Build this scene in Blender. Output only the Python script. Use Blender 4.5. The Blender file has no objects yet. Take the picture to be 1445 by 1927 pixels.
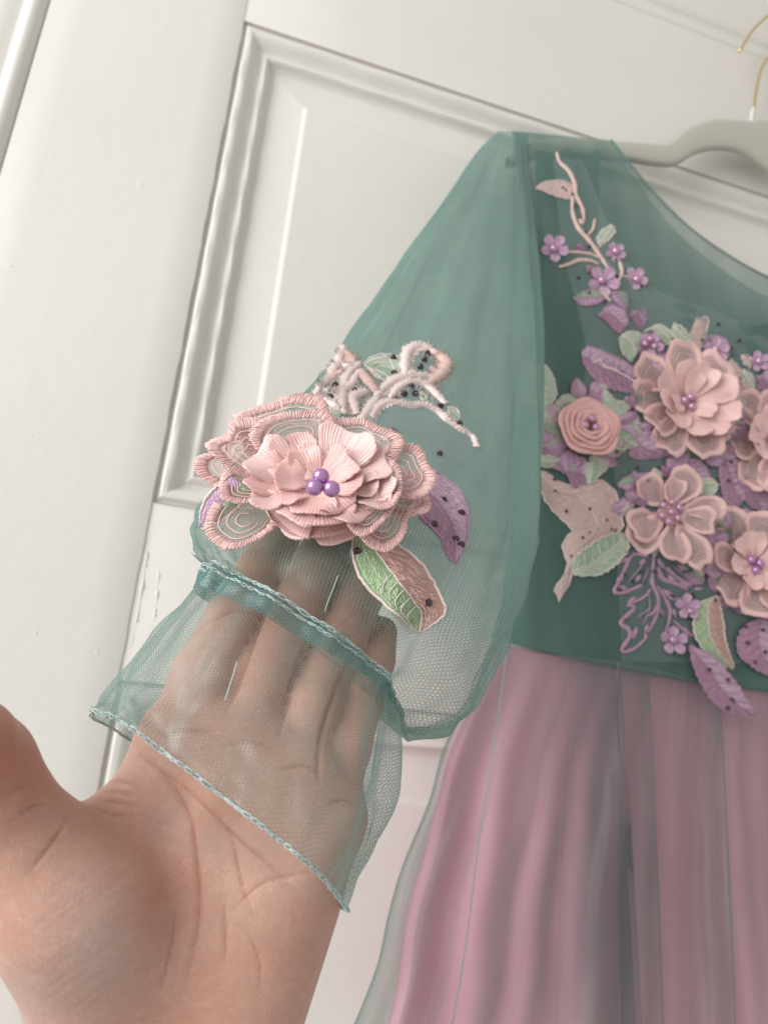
import bpy, bmesh, math, random
import numpy as np
from mathutils import Vector, Matrix
from mathutils.bvhtree import BVHTree

random.seed(7); rng = np.random.default_rng(7)
S = bpy.context.scene
COL = S.collection

# ------------------------------------------------------------------ camera
FPX, PW, PH = 1350.0, 1445.0, 1927.0
CAM = np.array([0.0, 0.0, 1.35])
def _rot(a):
    rx, ry, rz = [math.radians(v) for v in a]
    cx, sx, cy, sy, cz, sz = math.cos(rx), math.sin(rx), math.cos(ry), math.sin(ry), math.cos(rz), math.sin(rz)
    X = np.array([[1, 0, 0], [0, cx, -sx], [0, sx, cx]]); Y = np.array([[cy, 0, sy], [0, 1, 0], [-sy, 0, cy]])
    Z = np.array([[cz, -sz, 0], [sz, cz, 0], [0, 0, 1]])
    return Z @ X @ Y
_R = _rot((-16.05, -15.04, 5.54))
W = lambda r: np.array([r[0], r[2], -r[1]])
RIGHT, DOWN, FWD = W(_R[0]), W(_R[1]), W(_R[2])
cam = bpy.data.cameras.new("camera"); camo = bpy.data.objects.new("camera", cam); COL.objects.link(camo)
camo.matrix_world = Matrix([[RIGHT[i], -DOWN[i], -FWD[i], CAM[i]] for i in range(3)] + [[0, 0, 0, 1]])
cam.sensor_fit = 'VERTICAL'; cam.sensor_height = 36; cam.lens = FPX / PH * 36
cam.clip_start = 0.01; cam.clip_end = 50
cam.dof.use_dof = True; cam.dof.focus_distance = 0.226; cam.dof.aperture_fstop = cam.lens / 1.5
S.camera = camo

# ------------------------------------------------------------------ light (indoors: daylight from a window on the left)
w = bpy.data.worlds.new("World"); S.world = w; w.use_nodes = True
w.node_tree.nodes['Background'].inputs[0].default_value = (1.0, 0.965, 0.93, 1)
w.node_tree.nodes['Background'].inputs[1].default_value = 0.52
def area(name, loc, target, sx, sy, power, color):
    l = bpy.data.lights.new(name, 'AREA'); l.shape = 'RECTANGLE'; l.size = sx; l.size_y = sy; l.energy = power; l.color = color
    o = bpy.data.objects.new(name, l); COL.objects.link(o); o.location = loc
    o.rotation_euler = (Vector(target) - Vector(loc)).to_track_quat('-Z', 'Y').to_euler()
area("window_light", (-1.7, -0.45, 1.95), (0.05, 0.4, 1.3), 1.6, 1.8, 46, (1.0, 0.99, 0.97))
S.view_settings.view_transform = 'Standard'; S.view_settings.look = 'None'
S.view_settings.exposure = 0.06; S.view_settings.gamma = 1.0
S.cycles.transparent_max_bounces = 24; S.cycles.max_bounces = 8; S.cycles.diffuse_bounces = 3
S.cycles.use_denoising = True; S.cycles.use_adaptive_sampling = False

# ------------------------------------------------------------------ geometry helpers
def ray(px, py):
    return RIGHT * ((px - PW / 2) / FPX) + DOWN * ((py - PH / 2) / FPX) + FWD
def P(px, py, z): return CAM + ray(px, py) * z
def onY(px, py, Y):
    r = ray(px, py); return CAM + r * ((Y - CAM[1]) / r[1])
def cr(pts, n, closed=False):
    """n points along a Catmull-Rom curve, equal in parameter arc length."""
    p = np.array(pts, float); k = len(p)
    if closed: q = np.vstack([p[-1], p, p[0], p[1]]); seg = k
    else: q = np.vstack([2 * p[0] - p[1], p, 2 * p[-1] - p[-2]]); seg = k - 1
    fine = []
    for i in range(seg):
        a, b, c, d = q[i:i + 4]
        for t in np.linspace(0, 1, 12, endpoint=False):
            fine.append(.5 * (2 * b + (c - a) * t + (2 * a - 5 * b + 4 * c - d) * t * t + (3 * b - a - 3 * c + d) * t ** 3))
    fine.append(p[0] if closed else p[-1]); fine = np.array(fine)
    L = np.r_[0, np.cumsum(np.linalg.norm(np.diff(fine, axis=0), axis=1))]
    s = np.linspace(0, L[-1], n + (1 if closed else 0))[:n]
    return np.stack([np.interp(s, L, fine[:, j]) for j in range(p.shape[1])], 1)
def link(name, me, mats, parent=None, smooth=True):
    for m in (mats if isinstance(mats, (list, tuple)) else [mats]): me.materials.append(m)
    if smooth: me.shade_smooth()
    o = bpy.data.objects.new(name, me); COL.objects.link(o); o.parent = parent
    return o
def mesh(name, V, F, mats, parent=None, uv=None, mi=None, smooth=True):
    me = bpy.data.meshes.new(name); me.from_pydata([tuple(map(float, v)) for v in V], [], [tuple(map(int, f)) for f in F]); me.update()
    if uv is not None:
        lay = me.uv_layers.new(name="UVMap")
        idx = np.empty(len(me.loops), np.int32); me.loops.foreach_get("vertex_index", idx)
        lay.data.foreach_set("uv", np.asarray(uv, np.float32)[idx].ravel())
    o = link(name, me, mats, parent, smooth)
    if mi is not None: me.polygons.foreach_set("material_index", np.asarray(mi, np.int32))
    return o
def grid(name, G, mats, parent=None, closeu=False, uvs=None, mi=None, smooth=True):
    """G: rows x cols x 3; uv in metres unless given."""
    G = np.asarray(G, float); n, m = G.shape[:2]
    idx = np.arange(n * m).reshape(n, m)
    F = []
    for i in range(n - 1):
        for j in range(m if closeu else m - 1):
            F.append((idx[i, j], idx[i, (j + 1) % m], idx[i + 1, (j + 1) % m], idx[i + 1, j]))
    if uvs is None:
        du = np.linalg.norm(np.diff(G, axis=1), axis=2).mean(0); dv = np.linalg.norm(np.diff(G, axis=0), axis=2).mean(1)
        u = np.r_[0, np.cumsum(du)]; v = np.r_[0, np.cumsum(dv)]
        uvs = np.stack(np.meshgrid(u, v), -1)
    return mesh(name, G.reshape(-1, 3), F, mats, parent, np.asarray(uvs).reshape(-1, 2), mi, smooth)
def tube(pts, rad, sides=7):
    """verts, faces, uv of a tube with closed ends; rad scalar or list."""
    p = np.asarray(pts, float); n = len(p); r = np.broadcast_to(np.asarray(rad, float), (n,))
    T = np.gradient(p, axis=0); T /= np.linalg.norm(T, axis=1)[:, None] + 1e-12
    up = np.array([.3, -1, .2]); V = []; UV = []; F = []
    L = np.r_[0, np.cumsum(np.linalg.norm(np.diff(p, axis=0), axis=1))]
    for i in range(n):
        a = np.cross(T[i], up); a /= np.linalg.norm(a) + 1e-12; b = np.cross(T[i], a); up = -b if False else up
        for k in range(sides):
            th = 2 * math.pi * k / sides
            V.append(p[i] + r[i] * (a * math.cos(th) + b * math.sin(th))); UV.append((L[i], k / sides * .002))
    for i in range(n - 1):
        for k in range(sides):
            F.append((i * sides + k, i * sides + (k + 1) % sides, (i + 1) * sides + (k + 1) % sides, (i + 1) * sides + k))
    V.append(p[0]); UV.append((0, 0)); V.append(p[-1]); UV.append((L[-1], 0)); c0, c1 = len(V) - 2, len(V) - 1
    for k in range(sides):
        F.append((c0, (k + 1) % sides, k)); F.append((c1, (n - 1) * sides + k, (n - 1) * sides + (k + 1) % sides))
    return V, F, UV
class Bag:
    def __init__(s): s.V = []; s.F = []; s.UV = []; s.MI = []
    def add(s, V, F, UV=None, mi=0):
        o = len(s.V); s.V += list(V); s.F += [tuple(i + o for i in f) for f in F]
        s.UV += list(UV) if UV is not None else [(0, 0)] * len(V); s.MI += [mi] * len(F)
    def build(s, name, mats, parent=None, smooth=True): return mesh(name, s.V, s.F, mats, parent, s.UV, s.MI, smooth)
def thing(name, label, cat, loc):
    o = bpy.data.objects.new(name, None); COL.objects.link(o); o.empty_display_size = .02
    o['label'] = label; o['category'] = cat; o.location = loc
    bpy.context.view_layer.update()
    return o
def keep(o, parent):
    """part meshes are written in world coordinates: parent without moving them."""
    o.parent = parent
    M = Matrix.Identity(4); q = parent
    loc = Vector((0, 0, 0))
    while q: loc += Vector(q.location); q = q.parent
    o.location = -loc
    return o

# ------------------------------------------------------------------ materials
class NT:
    def __init__(s, name):
        s.m = bpy.data.materials.new(name); s.m.use_nodes = True; s.t = s.m.node_tree; s.t.nodes.clear()
        s.out = s.t.nodes.new('ShaderNodeOutputMaterial')
    def n(s, typ, ins=None, **kw):
        nd = s.t.nodes.new('ShaderNode' + typ)
        for k, v in kw.items(): setattr(nd, k, v)
        for k, v in (ins or {}).items():
            if isinstance(v, bpy.types.NodeSocket): s.t.links.new(v, nd.inputs[k])
            else: nd.inputs[k].default_value = v
        return nd
    def math(s, op, a, b=None, c=None):
        ins = {0: a}
        if b is not None: ins[1] = b
        if c is not None: ins[2] = c
        return s.n('Math', ins, operation=op).outputs[0]
    def mix(s, f, a, b):
        nd = s.n('Mix', {0: f}, data_type='RGBA')
        for k, v in ((6, a), (7, b)):
            if isinstance(v, bpy.types.NodeSocket): s.t.links.new(v, nd.inputs[k])
            else: nd.inputs[k].default_value = (*v, 1)
        return nd.outputs[2]
    def noise(s, scale, detail=3, vec=None, rough=.55):
        if vec is None: vec = s.n('TexCoord').outputs['Object']
        return s.n('TexNoise', {'Vector': vec, 'Scale': scale, 'Detail': detail, 'Roughness': rough}).outputs['Fac']
    def ramp(s, f, a, b):
        return s.n('MapRange', {0: f, 1: a, 2: b}, clamp=True).outputs[0]
    def bump(s, h, dist, strength=1.0, nrm=None):
        ins = {'Height': h, 'Distance': dist, 'Strength': strength}
        if nrm is not None: ins['Normal'] = nrm
        return s.n('Bump', ins).outputs[0]
    def done(s, sh): s.t.links.new(sh, s.out.inputs[0]); return s.m
    def uv(s): return s.n('UVMap').outputs[0]
    def principled(s, col, rough, **kw):
        ins = {'Roughness': rough}
        ins['Base Color'] = col if isinstance(col, bpy.types.NodeSocket) else (*col, 1)
        ins.update({k.replace('_', ' '): v for k, v in kw.items()})
        return s.n('BsdfPrincipled', ins).outputs[0]

def mat_paint():
    t = NT("old_white_gloss_paint")
    co = t.n('TexCoord').outputs['Object']
    big = t.noise(6, 3, co); mid = t.noise(70, 4, co)
    st = t.n('Mapping', {'Vector': co, 'Scale': (1, 1, .22)}).outputs[0]
    brush = t.noise(160, 3, st)
    col = t.mix(t.ramp(big, .35, .7), (.80, .775, .735), (.765, .745, .705))
    spot = t.n('TexVoronoi', {'Vector': co, 'Scale': 26.0}, feature='F1')
    lump = t.math('MULTIPLY', t.ramp(spot.outputs['Distance'], .10, .02), t.ramp(t.n('SeparateColor', {0: spot.outputs['Color']}).outputs[0], .72, .8))
    dirt = t.ramp(t.noise(9, 6, co, .7), .68, .8)
    col = t.mix(t.math('MULTIPLY', dirt, .35), col, (.62, .57, .5))
    h = t.math('ADD', t.math('MULTIPLY', mid, .5), t.math('ADD', t.math('MULTIPLY', brush, .12), t.math('MULTIPLY', lump, .35)))
    return t.done(t.principled(col, .42, Normal=t.bump(h, .0007, .8)))
def mat_groove():
    t = NT("paint_in_old_groove"); return t.done(t.principled((.60, .575, .53), .7))

def mat_tulle(name, col, cov, hexes=True, pitch=.0010, sheen=.10, contrast=.32, folds=.16, opened=0):
    """sheer net: threads of scattering fibre between open holes; denser when seen at a slant, as any net is."""
    t = NT(name)
    co = t.n('TexCoord').outputs['Object']; uv = t.uv()
    f = t.math('ADD', t.math('MULTIPLY', t.math('SUBTRACT', t.noise(30, 4, t.n('Mapping', {'Vector': co, 'Rotation': (0, .25, 0), 'Scale': (1, 1, .4)}).outputs[0]), .5), folds), cov)
    if hexes:
        sx = t.n('SeparateXYZ', {0: uv}); k = 2 * math.pi / pitch
        x = t.math('MULTIPLY', sx.outputs[0], k); y = t.math('MULTIPLY', sx.outputs[1], k)
        c1 = t.math('COSINE', x)
        c2 = t.math('COSINE', t.math('ADD', t.math('MULTIPLY', x, .5), t.math('MULTIPLY', y, .866)))
        c3 = t.math('COSINE', t.math('SUBTRACT', t.math('MULTIPLY', x, .5), t.math('MULTIPLY', y, .866)))
        h = t.math('ADD', c1, t.math('ADD', c2, c3))
        hole = t.ramp(h, -.9, 1.6)
        f = t.math('ADD', f, t.math('MULTIPLY', t.math('SUBTRACT', .36, hole), contrast * 1.4))
    if opened: f = t.math('SUBTRACT', f, t.math('MULTIPLY', t.n('Attribute', attribute_name='stretch').outputs['Fac'], opened))
    f = t.math('MINIMUM', t.math('MAXIMUM', f, .06), .96)
    g = t.n('NewGeometry')
    dot = t.math('ABSOLUTE', t.n('VectorMath', {0: g.outputs['Normal'], 1: g.outputs['Incoming']}, operation='DOT_PRODUCT').outputs['Value'])
    inv = t.math('DIVIDE', 1.0, t.math('MAXIMUM', dot, .22))
    fac = t.math('SUBTRACT', 1.0, t.math('POWER', t.math('SUBTRACT', 1.0, f), inv))
    c = t.mix(t.noise(30, 3, co), tuple(v * .92 for v in col), tuple(min(1, v * 1.08) for v in col))
    d = t.n('BsdfDiffuse', {'Color': c}).outputs[0]; tr = t.n('BsdfTranslucent', {'Color': c}).outputs[0]
    gl = t.n('BsdfGlossy', {'Color': (.85, .95, .93, 1), 'Roughness': .42}).outputs[0]
    a = t.n('MixShader', {0: .42, 1: d, 2: tr}).outputs[0]
    a = t.n('MixShader', {0: sheen, 1: a, 2: gl}).outputs[0]
    return t.done(t.n('MixShader', {0: fac, 1: t.n('BsdfTransparent').outputs[0], 2: a}).outputs[0])
def mat_organza(name, col, cov):
    t = NT(name); uv = t.uv()
    wv = t.n('TexWave', {'Vector': uv, 'Scale': 900.0, 'Distortion': 1.0, 'Detail': 1.0}).outputs['Fac']
    d = t.n('MixShader', {0: .4, 1: t.n('BsdfDiffuse', {'Color': (*col, 1)}).outputs[0], 2: t.n('BsdfTranslucent', {'Color': (*col, 1)}).outputs[0]}).outputs[0]
    d = t.n('MixShader', {0: .12, 1: d, 2: t.n('BsdfGlossy', {'Color': (1, .97, .95, 1), 'Roughness': .35}).outputs[0]}).outputs[0]
    f = t.math('ADD', cov, t.math('MULTIPLY', t.math('SUBTRACT', wv, .5), .16))
    return t.done(t.n('MixShader', {0: f, 1: t.n('BsdfTransparent').outputs[0], 2: d}).outputs[0])
def mat_thread(name, a, b, pitch=.00085, slant=0.0, rough=.33, height=.00020, split=None, var=.44, mott=False):
    """satin stitch: fine parallel threads running across the UV's u axis; split = second colour pair beyond v=0."""
    t = NT(name); uv = t.uv(); sx = t.n('SeparateXYZ', {0: uv})
    wob = t.math('MULTIPLY', t.math('SUBTRACT', t.n('TexNoise', {'Vector': uv, 'Scale': 420.0, 'Detail': 2.0}).outputs['Fac'], .5), pitch * 2.2)
    u = t.math('ADD', t.math('ADD', sx.outputs[0], wob), t.math('MULTIPLY', t.math('ABSOLUTE', sx.outputs[1]), slant))
    s = t.math('SINE', t.math('MULTIPLY', u, 2 * math.pi / pitch))
    s01 = t.math('MULTIPLY', t.math('MULTIPLY_ADD', s, .5, .5), t.ramp(t.n('TexNoise', {'Vector': uv, 'Scale': 900.0, 'Detail': 3.0}).outputs['Fac'], .25, .62))
    nz = t.noise(260, 3, uv)
    f = t.math('ADD', t.math('MULTIPLY', s01, var), t.math('MULTIPLY', nz, 1 - var))
    f = t.math('ADD', t.math('MULTIPLY', s01, var), t.math('MULTIPLY', t.ramp(t.noise(330, 4, uv, .7), .34, .66), 1 - var)) if mott else f
    col = t.mix(f, a, b)
    if split:
        edge = t.math('ADD', sx.outputs[1], t.math('MULTIPLY', t.math('SUBTRACT', t.noise(500, 2, uv), .5), .0016))
        col = t.mix(t.ramp(edge, -.0004, .0004), col, t.mix(f, split[0], split[1]))
    nrm = t.bump(t.math('ADD', s01, t.math('MULTIPLY', nz, .6)), height, .9)
    return t.done(t.principled(col, rough, Normal=nrm, Sheen_Weight=.3, Sheen_Roughness=.35, Specular_IOR_Level=.75))
def mat_pearl(name="mauve_pearl", a=(.56, .29, .58), b=(.33, .12, .38)):
    t = NT(name)
    fr = t.n('LayerWeight', {'Blend': .35}).outputs['Facing']
    col = t.mix(fr, a, b)
    return t.done(t.principled(col, .22, Metallic=.45, Coat_Weight=.7, Coat_Roughness=.08, Specular_IOR_Level=.7))
def mat_sequin():
    t = NT("plum_sequin")
    return t.done(t.principled((.045, .014, .03), .28, Specular_IOR_Level=.7, Coat_Weight=.35, Coat_Roughness=.15))
def mat_satin(name, a, b):
    t = NT(name); co = t.n('TexCoord').outputs['Object']
    col = t.mix(t.noise(14, 3, co), a, b)
    weave = t.noise(1400, 2, co)
    return t.done(t.principled(col, .62, Sheen_Weight=.35, Sheen_Roughness=.35, Normal=t.bump(weave, .0002, .4)))
def mat_plain(name, col, rough, metal=0, bump=None, **kw):
    t = NT(name)
    if bump: kw['Normal'] = t.bump(t.noise(bump[0], 4), bump[1], .8)
    return t.done(t.principled(col, rough, Metallic=metal, **kw))
def mat_skin():
    t = NT("skin"); co = t.n('TexCoord').outputs['Object']
    at = t.n('Attribute', attribute_name="flush_shade").outputs['Fac']
    n1 = t.noise(28, 4, co); n2 = t.noise(130, 3, co)
    col = t.mix(t.ramp(n1, .35, .68), (.74, .47, .375), (.68, .385, .30))
    col = t.mix(t.math('MULTIPLY', t.ramp(n2, .45, .75), .35), col, (.74, .52, .43))
    col = t.mix(t.math('MULTIPLY', t.ramp(t.noise(55, 5, co, .65), .5, .72), .45), col, (.64, .30, .23))
    col = t.mix(t.n('Attribute', attribute_name='pale').outputs['Fac'], col, (.74, .54, .475))  # highlights of the mounds painted into the skin colour
    col = t.mix(at, col, (.50, .185, .125))  # reddened skin, and the thumb's shade painted in the same tone
    v = t.n('TexVoronoi', {'Vector': co, 'Scale': 900.0}, feature='DISTANCE_TO_EDGE').outputs['Distance']
    v2 = t.n('TexVoronoi', {'Vector': t.n('VectorMath', {0: t.n('Mapping', {'Vector': co, 'Rotation': (0, .7, 0), 'Scale': (1, 1, .45)}).outputs[0], 1: t.n('TexNoise', {'Vector': co, 'Scale': 120.0}).outputs['Color'], 2: (.006, .006, .006)}, operation='MULTIPLY_ADD').outputs[0], 'Scale': 330.0}, feature='DISTANCE_TO_EDGE').outputs['Distance']
    fine = t.noise(420, 3, t.n('Mapping', {'Vector': co, 'Rotation': (0, .5, 0), 'Scale': (1, 1, .35)}).outputs[0])
    h = t.math('ADD', t.math('ADD', t.math('MULTIPLY', t.ramp(v, 0, .25), .35), t.math('MULTIPLY', t.ramp(v2, 0, .05), 1.0)), t.math('MULTIPLY_ADD', fine, .8, n2))
    return t.done(t.principled(col, .46, Normal=t.bump(h, .00020, .7), Subsurface_Weight=.25, Subsurface_Radius=(.004, .0016, .0009),
                               Subsurface_Scale=1.0, Specular_IOR_Level=.42))
TEAL = (.235, .39, .345)
M = dict(
    paint=mat_paint(), groove=mat_groove(),
    tulle=mat_tulle("teal_tulle", TEAL, .42, contrast=.30, folds=.30, opened=.34), tulle_cuff=mat_tulle("teal_tulle_cuff", (.23, .37, .335), .23, contrast=.42, sheen=.14, pitch=.00095, folds=.2, opened=.12),
    tulle_dense=mat_tulle("teal_tulle_bodice", (.20, .335, .295), .44, folds=.2, hexes=False, sheen=.05),
    tulle_skirt=mat_tulle("teal_tulle_skirt", (.235, .305, .29), .31, folds=.15, opened=.26, hexes=False, sheen=.05),
    band=mat_tulle("teal_seam_band", (.12, .29, .28), .55, contrast=.3),
    net=mat_tulle("pale_backing_net", (.38, .49, .48), .27, pitch=.0012, sheen=.08),
    lining=mat_satin("deep_teal_lining", (.075, .165, .142), (.09, .19, .165)),
    pink=mat_satin("pink_satin_lining", (.72, .40, .485), (.64, .335, .42)),
    thread=mat_plain("pale_teal_thread", (.50, .60, .59), .5), thread2=mat_plain("teal_thread", (.22, .44, .42), .6),
    petal=mat_thread("pink_satin_stitch", (.82, .48, .46), (.97, .75, .72)), petal_deep=mat_thread("deeper_pink_satin_stitch", (.80, .43, .41), (.95, .65, .62)),
    petal_peach=mat_thread("peach_satin_stitch", (.76, .43, .41), (.97, .71, .68)),
    organza=mat_organza("pink_organza", (.86, .66, .62), .27), organza_far=mat_organza("mauve_organza", (.80, .56, .57), .74),
    silver=mat_plain("silvery_pink_thread", (.86, .58, .53), .42),
    cord=mat_thread("pale_pink_cord", (.88, .68, .64), (.99, .91, .88), pitch=.0010, slant=.4, height=.0002),
    cord_tan=mat_thread("tan_pink_cord", (.66, .43, .38), (.88, .66, .60), pitch=.0009, slant=.4),
    cord_mauve=mat_thread("mauve_cord", (.40, .20, .34), (.62, .40, .54), pitch=.0009, slant=.5),
    leaf_purple=mat_thread("mauve_embroidery", (.33, .15, .25), (.56, .33, .46), split=((.46, .27, .41), (.70, .50, .64)), pitch=.0006, slant=.8, height=.00018, var=.35, mott=True),
    leaf_beige=mat_thread("beige_pink_embroidery", (.56, .37, .34), (.84, .64, .58), pitch=.0006, slant=.8, height=.00018, var=.35, mott=True),
    leaf_green=mat_thread("mint_embroidery", (.24, .40, .24), (.50, .66, .48), split=((.36, .50, .36), (.66, .78, .62)), pitch=.0006, slant=.7, height=.00018, var=.4, mott=True),
    leaf_two=mat_thread("green_and_pink_embroidery", (.24, .40, .19), (.48, .62, .40), pitch=.0009, slant=.8, split=((.44, .23, .19), (.66, .42, .36)), var=.4, mott=True),
    leaf_lilac=mat_thread("lilac_and_green_embroidery", (.44, .25, .42), (.68, .48, .64), pitch=.0009, slant=.7, split=((.22, .36, .22), (.45, .60, .42)), var=.4, mott=True),
    pearl=mat_pearl(), pearl_pink=mat_pearl('rosy_mauve_pearl', (.62, .35, .50), (.36, .15, .27)), sequin=mat_sequin(), skin=mat_skin(),
    velvet=mat_plain("grey_velvet", (.46, .445, .385), .85, bump=(700, .0003), Sheen_Weight=.5),
    gold=mat_plain("brass_wire", (.83, .68, .36), .22, 1.0), white_plastic=mat_plain("cream_plastic", (.72, .70, .62), .4),
)

M['leaf_mauve'] = mat_thread("light_mauve_embroidery", (.42, .23, .38), (.66, .46, .62), pitch=.0009, slant=.3, var=.4, mott=True)

for k_, c_ in (('mauve', (.52, .30, .42)), ('lilac', (.72, .52, .64)), ('mint', (.56, .74, .48)), ('pink', (.84, .58, .51))): M['stitch_' + k_] = mat_plain("stitch_" + k_, c_, .4)
# ------------------------------------------------------------------ the door
DY = 0.50
def dX(px, py): return onY(px, py, DY)[0]
def dZ(px, py): return onY(px, py, DY)[2]
x_edge = (dX(95, 0) + dX(0, 330)) / 2
x_m = (dX(465, 35) + dX(283, 945)) / 2
z_t = (dZ(465, 35) + dZ(1280, 317)) / 2; z_b = dZ(283, 943); z_l = dZ(221, 1279)
z_top = dZ(1154, 0); x_r = x_m + .62; z_l2 = z_l - .62
door = thing("door", "old white painted panelled door with raised mouldings behind the hanging dress", "door", (x_edge, DY, z_l2))
def slab(name, x0, x1, z0, z1, y0, y1, mat, parent, rag=None, bevel=.0012, nseg=60):
    """a board: face at y0 (front) with bevelled edges; rag = wobble of left/right edges as old paint leaves it."""
    zs = np.linspace(z0, z1, nseg); rows = []
    for z in zs:
        a = x0; b = x1
        if rag: b = x1 + rag * (math.sin(z * 210) * .4 + math.sin(z * 87 + 1) * .6)
        e = bevel * min(1, (z - z0) / bevel if z < z0 + bevel else 1)
        rows.append([(a, y1, z), (a, y0 + bevel, z), (a + bevel * .3, y0 + bevel * .3, z), (a + bevel, y0, z)] +
                    [(a + bevel + (b - a - 2 * bevel) * k / 6, y0, z) for k in range(1, 6)] +
                    [(b - bevel, y0, z), (b - bevel * .3, y0 + bevel * .3, z), (b, y0 + bevel, z), (b, y1, z)])
    o = grid(name, rows, mat, None); return keep(o, parent)
slab("stile", x_edge, x_m, z_l2 - .1, z_top, DY, DY + .03, M['paint'], door, rag=.0004, nseg=260)
slab("rail", x_m - .004, x_r, z_t, z_top, DY + .0006, DY + .03, M['paint'], door)
slab("rail", x_m - .004, x_r, z_l, z_b, DY + .0012, DY + .03, M['paint'], door)
# moulding profile: (distance in from the opening's edge, depth behind the door face)
prof = [(0, .0), (.0004, .0028), (.0012, .0032), (.0022, .003), (.0034, .0012), (.0048, .0002), (.0078, .0001), (.0100, .0010), (.0125, .0035), (.0150, .0068), (.0175, .0088), (.0192, .0090),
        (.0205, .0076), (.0218, .0062), (.0232, .0058), (.0246, .0063), (.0256, .0080), (.0262, .0112), (.0285, .0135), (.0310, .0142)]
pan = [(.0310, .0142), (.0330, .0138), (.0560, .0102), (.0600, .0096), (.0612, .0090), (.0622, .0074), (.0640, .0068), (.07, .0068)]
def opening(x0, x1, z0, z1, sides):
    P4 = lambda d: [(x0 + d, z1 - d), (x1 - d, z1 - d), (x1 - d, z0 + d), (x0 + d, z0 + d)]   # tl tr br bl
    for s in sides:
        rows = []
        for d, y in prof:
            c = P4(d); a, b = np.array(c[s]), np.array(c[(s + 1) % 4])
            rows.append([(*(a + (b - a) * k / 40), 0) for k in range(41)])
        G = [[(x, DY + prof[i][1] + .0004 * math.sin(x * 90 + z * 140 + i) * (1 if 3 < i < 17 else 0), z) for (x, z, _) in r] for i, r in enumerate(rows)]
        o = grid("moulding", G, [M['paint'], M['groove']], None, mi=[1 if i < 2 else 0 for i in range(len(G) - 1) for _ in range(40)])
        o.data.set_sharp_from_angle(angle=math.radians(28)); keep(o, door)
    V = []; F = []
    for d, y in pan: V += [(x, DY + y, z) for x, z in P4(d)]
    for i in range(len(pan) - 1):
        for k in range(4): F.append((i * 4 + k, i * 4 + (k + 1) % 4, i * 4 + 4 + (k + 1) % 4, i * 4 + 4 + k))
    n = len(V); F.append((n - 4, n - 3, n - 2, n - 1))
    o = mesh("panel", V, F, M['paint'], None, smooth=False); keep(o, door)
opening(x_m, x_r, z_b, z_t, (0, 2, 3))
opening(x_m, x_r, z_l2, z_l, (0, 3))
# ragged paint ridges on the rail under the panel, where old filler has cracked
for (pts, r) in (([(262, 960), (252, 1040), (240, 1130), (232, 1190), (214, 1262)], .0008), ([(285, 985), (272, 1080), (257, 1170), (243, 1240)], .0011), ([(302, 1040), (296, 1120), (285, 1210)], .0009),
                 ([(208, 1238), (205, 1255), (213, 1275)], .0008)):
    c = cr([onY(x, y, DY + .0014) for x, y in pts], 60)
    rr = r * (1 + .35 * np.sin(np.linspace(0, 30, 60)) + .25 * rng.normal(size=60)) * np.sin(np.linspace(.15, math.pi - .15, 60))
    V, F, UV = tube(c, np.maximum(rr, .0002), 8); V = [(v[0], DY + .0014 + (v[1] - DY - .0014) * .55, v[2]) for v in V]
    keep(mesh("paint_ridge", V, F, M['paint'], None, UV), door)
bag = Bag()
for px, py in [(20, 500), (72, 478), (12, 968), (170, 1141), (68, 1190), (183, 1228), (320, 1128), (8, 1236), (255, 1080), (120, 700), (95, 905), (1140, 100), (790, 1436), (845, 1508), (835, 1505), (60, 820), (210, 560)]:
    c = onY(px, py, DY + (.0014 if px > 230 and 960 < py < 1270 else .0068 if px > 400 and py > 1300 else 0)); r = rng.uniform(.0004, .0009)
    bm = bmesh.new(); bmesh.ops.create_icosphere(bm, subdivisions=2, radius=1)
    V = [(c[0] + v.co.x * r * 1.5, c[1] + v.co.y * r * .35, c[2] + v.co.z * r) for v in bm.verts]
    bag.add(V, [[v.index for v in f.verts] for f in bm.faces]); bm.free()
o = bag.build("paint_blister", M['paint']); o['kind'] = 'stuff'; keep(o, door)
# casing left of the door and head above it
frame = thing("door_frame", "white painted door casing with a rounded bead, along the door's left and top edges", "door frame", (x_edge, DY, z_l2))
cp = [(.0, .008), (-.0015, .002), (-.004, -.0015), (-.0075, -.0035), (-.011, -.0030), (-.0135, -.0012), (-.015, .0008), (-.018, .001), (-.022, -.0008), (-.03, -.001), (-.12, -.002)]
G = [[(x_edge - .0012 + d, DY + y, z) for z in np.linspace(z_l2 - .1, z_top + .3, 50)] for d, y in cp]
keep(grid("casing", G, M['paint']), frame)
cp2 = [(.0006, .008), (.001, .001), (.002, .0), (.0215, -.0008), (.0225, .0015), (.0235, .0), (.04, -.001), (.2, -.002)]
G = [[(x, DY + y, z_top + d) for x in np.linspace(x_edge, x_r, 30)] for d, y in cp2]
keep(grid("head_casing", G, M['paint']), frame)

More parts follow.
